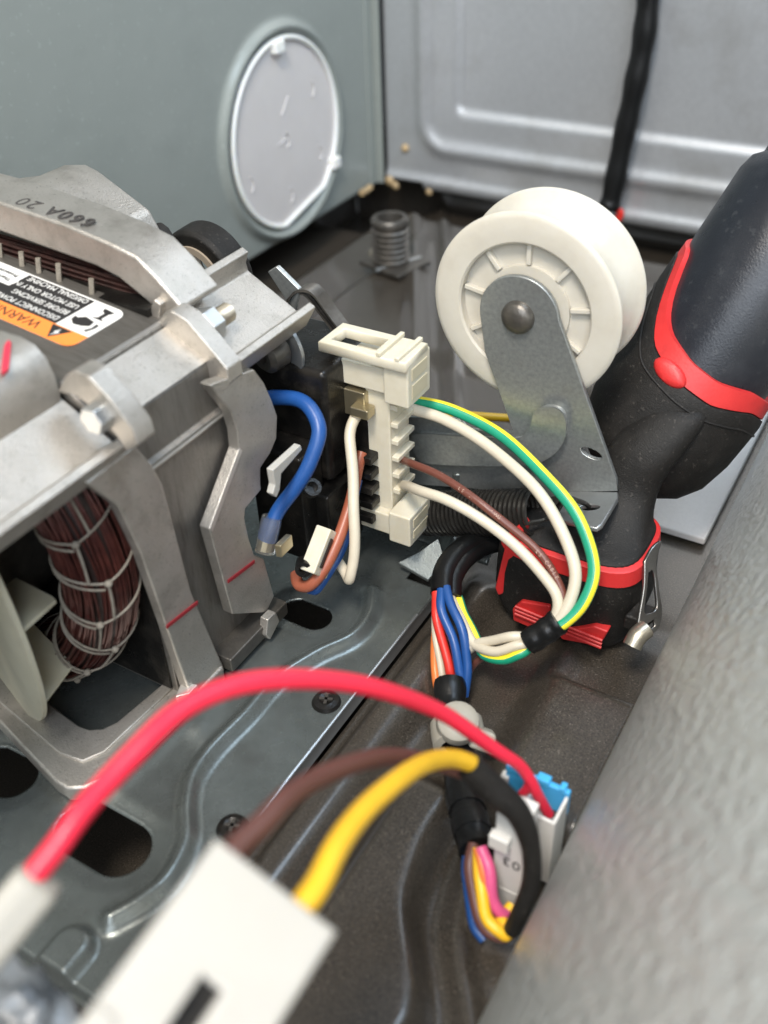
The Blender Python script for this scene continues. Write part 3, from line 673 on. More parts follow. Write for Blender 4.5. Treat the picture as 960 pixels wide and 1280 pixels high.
plate('latch', m_ivory, [(x, y, 12.22) for x, y in lo_], [[(x, y, 12.22) for x, y in ((24.5, -44.5), (26.5, -44.5), (26.5, -43.5), (24.5, -43.5))]], (24.15, -45, 12.22), (1, 0, 0), (0, 1, 0), .45, cn, bevel=.05)
MB().box(26.75, 26.95, -44.92, -43.0, 12.2, 12.4).build('latch_rib', m_ivory, cn, bevel=.04); MB().box(27.55, 27.75, -44.92, -43.0, 12.2, 12.37).build('latch_rib', m_ivory, cn, bevel=.04)
MB().box(25.5, 27.6, -44.7, -42.8, 3.5, 4.55).build('lower_housing', m_ivory, cn, bevel=.07)
ls = MB().box(27.0, 28.05, -44.85, -43.0, 3.3, 4.85).build('lower_socket', m_ivory, cn, bevel=.08)
MB().box(28.02, 28.08, -44.55, -43.3, 3.6, 4.0).build('socket_shade', m_ivshade, ls); MB().box(28.02, 28.08, -44.55, -43.3, 4.2, 4.6).build('socket_shade', m_ivshade, ls)
for i in range(6):
    MB().box(26.85, 27.2, -44.2, -42.8, 5.4+i*.82, 5.62+i*.82).build('fin', m_ivory, cn, bevel=.03)
for i, z in enumerate((5.0, 6.3, 7.6, 8.6)):
    MB().prism([(25.97, -44.25, z), (25.1, -44.2, z+.25), (25.1, -44.2, z+.37), (25.97, -44.25, z+.55)], (0, 1.4, 0)).build('tooth', m_ivory, cn, bevel=.03)
MB().box(24.95, 25.95, -44.6, -43.4, 9.0, 10.2).build('terminal_plate', m_brass, cn, bevel=.06)
q = PY(453, 513, -44.7); MB().obox(q, (1, 0, 0), (0, 1, 0), (0, 0, 1), .42, .3, .22).build('crimp', m_brass, cn, bevel=.06)

# ------------------------------------------------------------------ wires at the connector
def wire(name, label, pts, r, mtl, cat='wire', group=None, n=10, seg=12, stripe=None, conv=PD, start=None):
    P = [conv(*p) if len(p) == 3 and not isinstance(p, np.ndarray) else p for p in pts]
    P = smooth_path(P, n); h1_, h2_ = random.uniform(0, 6), random.uniform(0, 6)
    P = [np.array(p)+.022*np.array([math.sin(i*.31+h1_), math.sin(i*.27+h2_), math.sin(i*.36+h1_+h2_)]) for i, p in enumerate(P)]
    if hasattr(r, '__len__'): r = np.interp(np.linspace(0, 1, len(P)), np.linspace(0, 1, len(r)), r)
    o = MB().tube(P, r, seg, stripe=stripe, start=start).build(name, mtl)
    return tag(o, label, cat, group)
def depth(p): return float(-(R.T@(np.array(p)-CAM))[2])
G1 = 'wires leaving the white connector'
wire('wire', 'green wire with a yellow stripe arching outermost from connector to tape', [(500, 500, 40.60), (522, 502, 40.40), (570, 514, 39.80), (632, 548, 38.90), (688, 602, 37.34), (727, 655, 36.55), (742, 708, 36.25), (730, 754, 36.21), (700, 782, 36.50), (676, 797, 36.70)], .235, [w_green, w_lem], stripe=lambda k: 1 if k in (0, 1, 19) else 0, seg=20, group=G1, start=UPV*.8+RIGHT*.3+BACK*.50)
wire('wire', 'cream wire just inside the green one, from the top of connector', [(492, 505, 40.40), (512, 511, 40.20), (552, 523, 39.68), (612, 558, 38.72), (664, 606, 37.37), (702, 660, 36.65), (718, 712, 36.35), (712, 754, 36.41), (692, 782, 36.70), (672, 796, 36.89)], .235, w_white, group=G1)
BROWN = [PD(*p) for p in [(552, 596, 38.35), (606, 633, 37.37), (656, 674, 37.05), (690, 712, 36.75), (703, 745, 36.66), (696, 775, 36.83), (674, 795, 36.99)]]
bw_ = wire('wire', 'brown wire between two cream wires, leaving the middle of connector', [PX(500, 573, 26.8), (518, 581, 39.4), (552, 596, 38.35), (606, 633, 37.37), (656, 674, 37.05), (690, 712, 36.75), (703, 745, 36.66), (696, 775, 36.83), (674, 795, 36.99)], .165, w_brown, group=G1)
wire('wire', 'lowest cream wire, leaving the bottom socket of connector', [PX(500, 605, 26.8), (520, 612, 39.1), (556, 624, 37.83), (606, 652, 37.25), (650, 688, 36.95), (684, 725, 36.65), (697, 752, 36.60), (690, 778, 36.76), (670, 795, 36.99)], .215, w_white, group=G1)
wire('wire', 'blue wire looping from behind the frame down to a clear sleeve', [(305, 508, 38.6), (335, 498, 38.2), (366, 498, 37.8), (390, 512, 37.4), (398, 541, 37.2), (388, 578, 37.4), (367, 612, 37.8), (347, 640, 38.1), (333, 675, 38.4)], .30, w_blue)
wire('wire', 'cream wire hanging in a long loop beside the connector spine', [(455, 511, 39.6), (445, 520, 39.3), (439, 535, 39.1), (438, 562, 39.0), (442, 610, 39.0), (443, 660, 39.2), (441, 705, 39.5), (437, 724, 39.8), (430, 714, 40.2), (416, 690, 40.6)], .225, w_white)
wire('wire', 'rust brown wire hanging from the switch into a low loop', [(452, 566, 40.2), (446, 590, 40.0), (437, 632, 39.6), (424, 672, 39.3), (405, 710, 39.2), (388, 732, 39.4), (374, 731, 39.8), (371, 718, 40.2)], .25, w_rust)
wire('wire', 'blue wire barely showing behind the rust brown loop', [(448, 600, 40.6), (436, 660, 40.1), (418, 705, 39.9), (398, 735, 40.0), (385, 738, 40.2)], .18, w_blue)
wire('wire', 'amber wire passing behind the idler bracket near the pan', [(470, 512, 47), (560, 518, 47), (620, 521, 47), (680, 526, 47.5)], .2, w_yel)
wp = smooth_path([PX(500, 573, 26.8), (PD(518, 581, 39.4))]+BROWN, 10)
def print_on(body, frac, step, par, r, mtl, size):
    Pw = np.array(wp); L_ = np.concatenate([[0], np.cumsum(np.linalg.norm(np.diff(Pw, axis=0), axis=1))]); s0 = L_[-1]*frac
    for i_, ch in enumerate(body):
        if ch == ' ': continue
        s_ = s0+i_*step; p_ = np.array([np.interp(s_, L_, Pw[:, k_]) for k_ in range(3)]); p2 = np.array([np.interp(s_+.05, L_, Pw[:, k_]) for k_ in range(3)])
        t_ = nz(p2-p_); n_ = CAM-p_; n_ = nz(n_-t_*(n_@t_)); v_ = np.cross(n_, t_)
        text('printed_letter', ch, mtl, p_+n_*(r+.004)-v_*size*.33, t_, v_, size, par, ext=.002)
print_on('LS CABLE AWG', .36, .17, bw_, .165, m_print, .19); print_on('LS CABLE', .68, .17, bw_, .165, m_print, .19)
# tape binding
tp = smooth_path([PD(699, 776, 36.6), PD(682, 789, 36.8), PD(660, 803, 37.1)], 8)
tag(MB().tube(tp, [.50+.02*math.sin(i*1.1) for i in range(len(tp))], 14).build('tape_wrap', m_tape, bevel=0), 'black tape wrapped round four wires below the drill base', 'tape')
# tail of the bound wires curling to the left
G2 = 'bound wires curling left out of the tape'
wire('wire', 'upper cream wire curling left out of the tape binding', [(665, 797, 37.10), (640, 796, 37.25), (612, 801, 37.86), (592, 808, 38.39), (578, 818, 38.90), (566, 835, 39.20)], .2, w_white, group=G2)
wire('wire', 'lower cream wire curling left from tape up towards the black conduit', [(663, 802, 37.10), (645, 808, 37.09), (620, 814, 37.50), (600, 810, 38.07), (587, 797, 38.54), (574, 768, 39.20), (562, 745, 39.60)], .2, w_white, group=G2)
wire('wire', 'green wire with yellow stripe curling left under the tape binding', [(663, 806, 37.20), (650, 818, 37.14), (630, 824, 37.41), (608, 820, 38.03), (596, 802, 38.63), (584, 775, 39.17), (574, 752, 39.60), (567, 740, 40.00)], .2, [w_green, w_lem], stripe=lambda k: 1 if k in (0, 1, 2, 15) else 0, seg=16, group=G2)
wire('wire', 'brown wire running under the cream loops into shadow', [(640, 812, 37.85), (610, 818, 38.59), (596, 828, 39.03), (582, 842, 39.58)], .16, w_choc, group=G2)
# black conduit and the coloured bundle
cp = smooth_path([PD(640, 668, 42.3), PD(600, 676, 41.6), PD(572, 692, 40.9), (PD(556, 716, 40.2)), PD(553, 742, 39.6)], 8)
b = MB(); b.tube(cp, [.5]*len(cp), 16); b.tube([p+RIGHT*.36-UPV*.18 for p in cp], .42, 12)
tag(b.build('conduit', m_tape), 'black flat conduit bending down from the drill base to the coloured wires', 'conduit')
G3 = 'coloured wires between the conduit and the black sleeve'
for lab_, m_, r_, pts in (('leftmost blue wire of the bundle entering the black sleeve', w_blue, .19, [(551, 736, 39.4), (553, 765, 38.9), (566, 800, 38.5), (574, 832, 38.4), (577, 870, 38.4)]),
                          ('blue wire bowing right in the bundle above the black sleeve', w_blue, .19, [(558, 734, 39.4), (566, 762, 38.8), (580, 795, 38.4), (584, 830, 38.4), (580, 870, 38.5)]),
                          ('scarlet wire of the bundle entering the black sleeve', w_scar, .19, [(545, 740, 39.5), (546, 772, 39.0), (555, 810, 38.7), (563, 840, 38.6), (567, 870, 38.6)]),
                          ('cream wire straight beside the scarlet one in the bundle', w_white, .15, [(543, 745, 39.9), (545, 790, 39.3), (550, 830, 38.9), (556, 870, 38.7)]),
                          ('orange wire at the left edge of bundle above the sleeve', w_or, .18, [(546, 780, 39.9), (543, 820, 39.3), (545, 845, 39.0), (550, 872, 38.8)])):
    wire('wire', lab_, pts, r_, m_, group=G3)
sp_ = smooth_path([PD(562, 852, 38.4), PD(564, 890, 37.6), PD(570, 930, 36.6), PD(578, 985, 34.2), PD(588, 1030, 32.6), PD(597, 1064, 31.6)], 8)
sl = thing('cable_sleeve', 'black taped cable sleeve running down over the pan to the white plug', 'sleeve', sp_[-1])
MB().tube(sp_, [.62+.03*math.sin(i*.8) for i in range(len(sp_))], 12, start=(1, 0, 0)).build('sleeve', m_tape, sl)
for k in (27, 33): MB().tube(sp_[k-2:k+3], .66, 12).build('tape_band', m_tape, sl)

# cable clip
cc = PD(572, 916, 36.2); ck = thing('cable_clip', 'beige plastic cable clip clamped round the black sleeve', 'cable clip', cc)
ax = nz(sp_[14]-sp_[8])
b = MB().lathe([(.72, -.55), (.98, -.45), (1.0, 0), (.98, .45), (.72, .55), (.68, 0), (.72, -.55)], cc+BACK*.1, ax, 28); b.build('band', mat('grey_beige_nylon', (.36, .335, .28), .45, sss=.2), ck)
mcl = bpy.data.materials['grey_beige_nylon']
MB().obox(cc+RIGHT*.85-UPV*.15+BACK*.3, RIGHT+UPV*-.35, UPV, BACK, .55, .42, .4).build('catch', mcl, ck, bevel=.15, seg=3)
b = MB().lathe([(0, .6), (.5, .55), (.75, .35), (.8, 0), (.72, -.3)], PD(572, 905, 35.6), nz(BACK+UPV*.6), 24); b.build('head', mcl, ck)
MB().obox(cc+RIGHT*-.1-UPV*.75+BACK*.55, RIGHT+UPV*-.25, UPV, BACK, .6, .2, .45).build('ribbed_tongue', mcl, ck, bevel=.1)

# ------------------------------------------------------------------ idler bracket, pulley, spring
IY = -41.3
def IP(px, py): return PY(px, py, IY)
ib = thing('idler_bracket', 'zinc plated sheet metal idler arm carrying the white pulley', 'bracket', IP(735, 612))
pin = IP(648, 396)
e0 = IP(598, 396); rad = 1.62
ol = [pin+rad*np.array([math.cos(t_), 0, math.sin(t_)]) for t_ in np.linspace(math.radians(8), math.radians(188), 22)]
ol += [IP(*p) for p in ((606, 440), (642, 541), (583, 537), (574, 524), (500, 521), (500, 604), (600, 612), (680, 624), (714, 616), (772, 614), (770, 600))]
def ell(c, a_, b_, u_, v_, n=16): return [np.array(c)+a_*math.cos(t_)*np.array(u_)+b_*math.sin(t_)*np.array(v_) for t_ in np.linspace(0, 2*math.pi, n, endpoint=False)]
h1 = ell(IP(739, 567), .45, .22, (1, 0, -.15), (0, 0, 1))
plate('arm', m_arm, ol, [h1], IP(648, 396), (1, 0, 0), (0, 0, 1), .22, ib, bevel=.03)
# foot flange folded towards the viewer
P1, P2 = IP(714, 614), IP(772, 615); fu = nz(P2-P1); fn = nz(np.cross(fu, (0, -1, 0))); fn = fn if fn[2] > 0 else -fn
def FL(px, py): return on_plane(px, py, P1, fn)
zf_ = FL(736, 634)[2]
ft = [P1-fu*.15, P2, FL(772, 622), FL(752, 655), FL(745, 660), FL(702, 650), FL(697, 643), FL(710, 622)]
h2 = ell(FL(737, 634), .42, .22, fu, nz(np.cross(fn, fu)))
plate('foot_flange', m_zinc, ft, [h2], P1, fu, np.cross(fn, fu), .2, ib, bevel=.03)
# pressed relief in the arm: an elbow-shaped rib
def IQ(px, py, h): p = IP(px, py); return p+np.array([0, -h, 0])
el = smooth_path([IQ(540, 555, -.02), IQ(600, 557, .02), IQ(650, 557, .02), IQ(672, 545, .02), IQ(686, 520, .02), IQ(690, 508, 0)], 6)
outl = [(522, 545), (535, 541), (640, 548), (668, 536), (676, 514), (684, 508), (698, 509), (706, 518), (706, 540), (694, 558), (672, 570), (640, 573), (545, 571), (528, 563)]
b = MB(); oq = smooth_path([IP(*p) for p in outl+[outl[0]]], 5)[:-1]; cq = np.mean(oq, 0)
def inset(P, d):
    P = np.array(P); n_ = len(P); T_ = np.roll(P, -1, 0)-np.roll(P, 1, 0); T_ /= np.linalg.norm(T_, axis=1)[:, None]
    N_ = np.cross(T_, (0, 1, 0)); return P+N_*d
area_s = sum(oq[i][0]*oq[(i+1) % len(oq)][2]-oq[(i+1) % len(oq)][0]*oq[i][2] for i in range(len(oq)))
sg = 1 if area_s < 0 else -1
b.loft([[p+np.array([0, .03, 0]) for p in inset(oq, -.12*sg)], [p+np.array([0, -.10, 0]) for p in inset(oq, -.05*sg)], [p+np.array([0, -.34, 0]) for p in inset(oq, .05*sg)], [p+np.array([0, -.38, 0]) for p in inset(oq, .16*sg)]])
b.build('pressed_rib', m_arm, ib)
MB().tube([p+np.array([0, -.02, 0]) for p in oq], .075, 8, closed=True).build('rib_edge', m_arm, ib)
pn = MB().lathe([(0, .42), (.22, .40), (.5, .31), (.64, .16), (.66, 0)], pin, (0, -1, 0), 32).build('rivet_pin', m_dark, ib)
# pulley
PC = IP(662, 372); PC = np.array([pin[0], IY, pin[2]])
pu = thing('idler_pulley', 'white nylon grooved idler pulley on the metal arm', 'pulley', PC+np.array([0, 1.5, -3.7]))
Rp = 3.84; y0 = .40
prof = [(1.1, y0+.30), (1.75, y0+.30), (1.75, y0+.46), (2.66, y0+.46), (2.66, y0+.10), (2.74, y0+.02), (3.1, y0), (3.6, y0+.04), (Rp-.05, y0+.10), (Rp, y0+.17), (Rp-.02, y0+.25), (Rp-.10, y0+.30), (3.5, y0+.36), (3.22, y0+.5), (3.12, y0+.7), (3.10, y0+1.2), (3.14, y0+1.7), (3.2, y0+2.0), (3.3, y0+2.15), (3.5, y0+2.55), (Rp-.10, y0+2.74), (Rp-.02, y0+2.80), (Rp, y0+2.88), (Rp-.05, y0+2.96), (3.2, y0+3.05), (2.6, y0+3.05), (1.1, y0+3.05)]
MB().lathe(prof, PC, (0, 1, 0), 112).build('rim', m_pulley, pu)
MB().lathe([(a_+.012, b_) for a_, b_ in ((3.24*.905, (y0+.48)*.905), (3.125*.905, (y0+.7)*.905), (3.105*.905, (y0+1.2)*.905), (3.145*.905, (y0+1.7)*.905), (3.205*.905, (y0+2.0)*.905), (3.3*.905, (y0+2.14)*.905))], PC, (0, 1, 0), 96).build('belt_groove', m_groove, pu)
for k in range(9):
    t_ = 2*math.pi*k/9+.18; e = np.array([math.cos(t_), 0, math.sin(t_)]); w_ = np.array([-math.sin(t_), 0, math.cos(t_)])
    MB().obox(PC+e*2.22+np.array([0, y0+.38, 0]), e, w_, (0, 1, 0), .42, .09, .14).build('spoke', m_pulley, pu, bevel=.03)
MB().lathe([(.45, .2), (1.15, .2), (1.15, 3.1), (.45, 3.1)], PC, (0, 1, 0), 32).build('hub', m_pulley, pu)

# spring
sA, sB = PD(533, 640, 43.2), PD(690, 640, 41.7); sA = PY(535, 642, -42.4); sB = PY(672, 640, -42.9)
ax = nz(sB-sA); u_ = nz(np.cross(ax, (0, 0, 1))); v_ = np.cross(ax, u_); Ls = np.linalg.norm(sB-sA); turns = 25
hp = []
for i in range(turns*18+1):
    t_ = i/18*2*math.pi; f_ = i/(turns*18); rr_ = .92
    hp.append(sA+ax*Ls*f_+rr_*(math.cos(t_)*u_+math.sin(t_)*v_))
hk = smooth_path([hp[-1], sB+ax*.4+v_*.3, PZ(706, 624, zf_+.4), PZ(722, 626, zf_+.35), PZ(735, 632, zf_-.05), PZ(736, 640, zf_-.5)], 6)
tag(MB().tube(hp+hk[1:], .10, 6).build('tension_spring', m_spring), 'black coil tension spring hooked to the idler bracket foot', 'spring')

# ------------------------------------------------------------------ cordless drill
dr = thing('cordless_drill', 'black and red cordless drill standing on its battery base beside the drum', 'drill', (34.75, -42.2, 0))
def sring(c, ax_, ay_, hx, hy, p=3.2, n=40):
    out = []
    for t_ in np.linspace(0, 2*math.pi, n, endpoint=False):
        cx, sx_ = math.cos(t_), math.sin(t_)
        out.append(np.array(c)+np.array(ax_)*hx*np.sign(cx)*abs(cx)**(2/p)+np.array(ay_)*hy*np.sign(sx_)*abs(sx_)**(2/p))
    return out
X_, Y_ = np.array([1., 0, 0]), np.array([0, 1., 0])
bx, by = 34.45, -41.95
rings = []
for (z, hx, hy) in ((.0, 1.6, 1.1), (.12, 2.2, 1.7), (.5, 2.7, 2.1), (1.1, 3.0, 2.3), (1.9, 3.14, 2.4), (3.0, 3.12, 2.4), (3.8, 3.08, 2.36), (4.15, 2.98, 2.28)):
    rings.append(sring((bx, by, z), X_, Y_, hx, hy, 3.8))
MB().loft(rings).build('battery_base', m_rubber, dr)
rings = [sring((bx+.05, by, z), X_, Y_, hx, hy, 3.8) for z, hx, hy in ((4.1, 3.02, 2.32), (4.15, 3.06, 2.36), (4.8, 2.98, 2.28), (4.85, 2.9, 2.2))]
MB().loft(rings).build('red_collar', m_red, dr)
rings = [sring((bx+dx_, by+dy_, z), X_, Y_, hx, hy, p_) for z, hx, hy, dx_, dy_, p_ in ((4.75, 2.9, 2.2, .05, 0, 3.8), (4.92, 2.8, 2.1, .08, .05, 3.6), (5.05, 2.5, 1.7, .2, .45, 3.2), (5.4, 2.0, 1.4, .5, 1.0, 3), (5.9, 1.6, 1.22, .8, 1.7, 2.7), (6.6, 1.38, 1.15, 1.1, 2.15, 2.4), (7.4, 1.36, 1.2, 1.45, 2.35, 2.3), (8.2, 1.42, 1.25, 1.75, 2.75, 2.2), (9.0, 1.3, 1.1, 2.2, 3.3, 2.2), (9.6, 1.0, .9, 2.6, 3.6, 2.2))]
MB().loft(rings).build('handle', m_rubber, dr, sub=1)
# straight part: measured along the barrel axis from bA
bA = PD(880, 450, 40.55); bB = PD(1045, 205, 37.8)
bax = nz(bB-bA); bu_ = nz(np.cross(bax, BACK)); bv_ = np.cross(bu_, bax)
def on_barrel(px, py, r):
    r_ = ray(px, py); o_ = CAM-bA; dd = r_-bax*(r_@bax); oo = o_-bax*(o_@bax); A_ = dd@dd; B_ = 2*dd@oo; C_ = oo@oo-r*r; D_ = B_*B_-4*A_*C_
    return CAM+r_*((-B_-math.sqrt(max(0, D_)))/(2*A_))
rB = 3.1
def lip_table(pts, extra):
    T = []
    for px, py in pts:
        q = on_barrel(px, py, rB+.2)-bA; T.append((math.atan2(q@bv_, q@bu_) % (2*math.pi), q@bax))
    T += [(math.radians(a_), h_) for a_, h_ in extra]; T.sort(); A_ = np.array([t_[0] for t_ in T]); H_ = np.array([t_[1] for t_ in T])
    A_ = np.concatenate([A_-2*math.pi, A_, A_+2*math.pi]); H_ = np.concatenate([H_]*3)
    ts = np.linspace(0, 2*math.pi, 145)[:-1]; hs_ = np.interp(ts, A_, H_)
    k_ = np.array([1, 2, 3, 2, 1.])/9; hs_ = sum(k_[i_]*np.roll(hs_, i_-2) for i_ in range(5))
    return lambda t_: float(np.interp(t_ % (2*math.pi), np.append(ts, 2*math.pi), np.append(hs_, hs_[0])))
lip_up = lip_table([(858, 312), (838, 358), (831, 392), (836, 416), (864, 454), (898, 480), (945, 495)], [(0, -.2), (225, 4.2), (270, 4.0), (315, 1.8)])
lip = lip_table([(848, 320), (821, 392), (817, 428), (827, 449), (855, 483), (888, 507), (940, 516)], [(0, -.9), (225, 3.6), (270, 3.4), (315, 1.2)])
def bring(h, r, fn=None, n=72):
    out = []
    for t_ in np.linspace(0, 2*math.pi, n, endpoint=False):
        hh_ = fn(t_)+h if fn else h
        out.append(bA+bax*hh_+r*(math.cos(t_)*bu_+math.sin(t_)*bv_))
    return out
MB().loft([bring(-2.5, rB-.35), bring(1, rB-.1), bring(4, rB), bring(7.0, rB-.05), bring(7.6, rB-.2), bring(7.9, rB-.5), bring(14, rB-.7)]).build('motor_housing', m_navy, dr)
MB().loft([bring(-.05, rB-.1, lip), bring(-.0, rB+.20, lip), bring(0, rB+.17, lip_up), bring(.05, rB-.1, lip_up)], caps=False).build('red_band', m_red, dr)
MB().loft([bring(-6.1, rB-2.1), bring(-5.9, rB-1.5), bring(-5.4, rB-.75), bring(-4.5, rB-.15), bring(-3.2, rB+.16), bring(-1.9, rB+.26), bring(-.3, rB+.30, lambda t_: lip(t_)*.8-.2), bring(-.06, rB+.26, lip), bring(.0, rB-.1, lip)]).build('rubber_boot', m_rubber, dr)
q = on_barrel(837, 466, rB+.25); nrm = nz((q-bA)-bax*((q-bA)@bax)); ta = RIGHT-nrm*(RIGHT@nrm); tb = np.cross(nrm, ta); d2 = nz(RIGHT*.75-UPV*.66); d2 = nz(d2-nrm*(d2@nrm))
P = []
for k in range(20):
    t_ = 2*math.pi*k/20; P.append((d2*.78*math.cos(t_)+np.cross(nrm, d2)*.42*math.sin(t_)))
MB().loft([[q+p+nrm*-.35 for p in P], [q+p+nrm*.02 for p in P], [q+p*.85+nrm*.14 for p in P], [q+p*.5+nrm*.2 for p in P]]).build('trigger_button', m_red, dr)
MB().prism([PD(x, y, 41.2) for x, y in ((790, 434), (770, 452), (757, 472), (750, 500), (748, 520), (760, 515), (766, 484), (784, 456))], BACK*-.6).build('side_inlay', m_red, dr, bevel=.1)
b = MB(); b.tube(bring(-.9, rB+.3, lambda t_: lip(t_)*.8), .05, 6, closed=True); b.build('grip_line', m_rubber, dr)
# release buttons on the front of the base
def on_y(px, py, y): return PY(px, py, y)
yF = by-2.56
for pts in (((640, 762), (651, 752), (687, 758), (688, 776), (664, 786), (641, 776)), ((696, 790), (742, 783), (760, 790), (753, 802), (734, 806), (702, 800))):
    P = [PY(x, y, yF) for x, y in pts]; o = MB().prism(P, (0, .5, 0)).build('release_button', m_red, dr, bevel=.08)
    c_ = np.mean(P, 0); w0 = (max(p[0] for p in P)-min(p[0] for p in P))*.36
    for k in (-1, 0, 1):
        MB().tube([c_+np.array([-w0, -.06, k*.2+.04]), c_+np.array([w0, -.06, k*.2-.04])], .07, 6).build('button_rib', m_red, o)
MB().prism([PY(x, y, yF+.4) for x, y in ((618, 735), (634, 668), (646, 660), (652, 668), (632, 742), (622, 746))], (0, 1.0, 0)).build('side_latch', m_red, dr, bevel=.12)
MB().obox(PD(690, 615, 43.2), (0, 0, 1), X_, Y_, 1.2, .42, .4).build('front_trim', m_red, dr, bevel=.1)
MB().prism([PY(x, y, yF+.25) for x, y in ((650, 710), (672, 700), (682, 712), (672, 722), (652, 722))], (0, .4, 0)).build('side_button', m_red, dr, bevel=.1)
# belt clip
bcx = bx+3.4
def cl(px, py, x): return PX(px, py, x)
cn_ = nz(BACK+RIGHT*.55); cu_ = nz(np.cross(UPV, cn_)); cv_ = np.cross(cn_, cu_); c0_ = PD(815, 735, 38.1)
def CP(px, py): return on_plane(px, py, c0_, cn_)
bc_ = plate('belt_clip', m_clipsteel, smooth_path([CP(*p) for p in ((806, 702), (816, 684), (827, 676), (824, 690), (821, 706), (824, 735), (828, 764), (823, 786), (808, 797), (797, 794), (799, 772), (805, 735), (806, 702))], 4)[:-1], [smooth_path([CP(*p) for p in ((811, 716), (817, 714), (820, 738), (821, 760), (811, 767), (806, 764), (809, 738), (811, 716))], 4)[:-1], [CP(*p) for p in ((810, 780), (818, 774), (819, 782), (812, 789))]], c0_, cu_, cv_, .14, dr, bevel=.03)
MB().tube(smooth_path([PD(790, 808, 37.6), PD(797, 795, 37.6), PD(808, 786, 37.7)], 5), .38, 12).build('clip_curl', m_bolt2, bc_)
MB().obox(PD(800, 772, 38.6), (0, 0, 1), (.25, 1, .1), X_, .35, .5, .4).build('clip_mount', m_rubber, bc_, bevel=.1)

# ------------------------------------------------------------------ foreground wires and connectors
wire('wire', 'blurred bright red wire arching across the foreground to the blue edged plug', [(30, 1115, 19.0), (62, 1068, 19.3), (105, 1012, 19.8), (160, 950, 20.5), (225, 888, 21.3), (295, 857, 22.2), (380, 849, 23.4), (465, 859, 25.0), (540, 885, 27.0), (600, 923, 28.4), (640, 950, 29.2), (660, 970, 29.7), (672, 993, 30.2), (686, 1018, 30.9)], [.255, .255, .255, .25, .19, .17], w_red)
wire('wire', 'short red wire joining the long red one inside the blue edged plug', [(663, 975, 29.9), (658, 986, 30.3), (652, 998, 30.8), (650, 1012, 31.4)], .15, w_red)
p0, p1 = PD(-45, 1215, 18.4), PD(52, 1098, 19.1)
ax_ = nz(p1-p0); sv = nz(np.cross(ax_, BACK)); 
hs_ = thing('wire_housing', 'blurred grey white sleeve holding the end of the red wire', 'wire connector', p0)
MB().loft([sring(p0+(p1-p0)*f_, sv, BACK, .50*k_, .34*k_, 4, 28) for f_, k_ in ((0, 1), (.93, 1), (.97, .97), (1, .85))]).build('shell', mat('grey_white_nylon', (.33, .315, .275), .45, sss=.2), hs_)
MB().tube([p0+BACK*.34+sv*.05, p1+BACK*.32+sv*.05], .042, 6).build('ridge', bpy.data.materials['grey_white_nylon'], hs_)
# large white plug
Dp = 17.0
c00, c10, c01 = PD(270, 1047, 17.6), PD(422, 1164, 17.4), PD(112, 1262, 15.9)
eu = c10-c00; ev = c01-c00; nn = nz(np.cross(eu, ev)); nn = nn if nn@BACK > 0 else -nn
big = thing('wire_plug', 'large blurred white plug with a slot hanging in the foreground', 'plug', c00+(eu+ev)*.5)
def bp(a_, b_): return c00+eu*a_+ev*b_
plate('shell', m_white, [bp(0, 0), bp(1, 0), bp(1, 1.75), bp(0, 1.75)], [[bp(.435, .57), bp(.60, .57), bp(.60, 1.6), bp(.435, 1.6)]], c00, eu, np.cross(nn, eu), .9, big, bevel=.08)
MB().prism([bp(.03, .05)-nn*.55, bp(.97, .05)-nn*.55, bp(.97, 1.7)-nn*.55, bp(.03, 1.7)-nn*.55], -nn*.25).build('slot_backing', m_black, big)  # black sheet inside the shell, showing through the slot
MB().obox(bp(.10, 1.0)+nn*.06, eu, ev, nn, .22, .12, .05).build('latch_nub', m_white, big, bevel=.04)
wire('wire', 'blurred yellow wire arching from the large white plug into the black sheath', [PD(372, 1150, 17.9), PD(392, 1112, 18.4), PD(420, 1062, 19.5), PD(468, 998, 21.6), PD(520, 961, 24.0), PD(562, 947, 26.2), PD(598, 958, 27.6)], .255, w_yel)
wire('wire', 'blurred brown wire arching behind the yellow one from the white plug', [PD(285, 1075, 18.0), PD(318, 1038, 18.9), PD(362, 995, 20.4), PD(420, 962, 22.4), PD(485, 947, 24.8), PD(545, 953, 26.9), PD(598, 972, 28.0)], .245, w_choc)
sh = smooth_path([PD(584, 954, 27.3), PD(604, 974, 27.6), PD(624, 993, 27.8), PD(646, 1014, 28.0), PD(660, 1044, 28.3), PD(665, 1075, 28.6), PD(663, 1107, 28.9), PD(652, 1137, 29.2), PD(640, 1162, 29.8)], 8)
tag(MB().tube(sh, np.interp(np.arange(len(sh)), [0, 16, 26, 36, 64], [.42, .43, .36, .29, .27]), 14).build('wire_sheath', m_rubber), 'thick black sheath curving over the white plug from yellow wire to drum', 'sheath')
# plug with blue edge
pl = thing('connector_plug', 'white connector plug with a sky blue edge standing against the drum', 'plug', PD(640, 1130, 31.1))
yS = -56.1; sx0, sx1 = PY(617, 1060, yS)[0], PY(657, 1070, yS)[0]; sz0, sz1 = PY(630, 1134, yS)[2], PY(625, 1014, yS)[2]
MB().box(sx0, sx1, yS, yS+.85, sz0, sz1).build('lower_shell', m_plug, pl, bevel=.07)
q = PY(627, 1048, yS); MB().box(q[0]-.33, q[0]+.33, yS-.28, yS+.05, q[2]-.30, q[2]+.30).build('latch_block', m_plug, pl, bevel=.05)
q = PY(651, 1081, yS-.01); text('moulded_number', '03', m_stamp, q, (-1, 0, 0), (0, 0, -1), .60, pl, ext=.008, gap=1.1)
MB().box(sx0+.02, sx1-.02, yS-.02, yS+.1, sz0+1.0, sz0+1.06).build('mould_seam', m_plug, pl)
hx0, hx1, hy0, hy1, hz0, hz1 = 37.62, 38.78, -54.98, -53.85, .7, 3.95
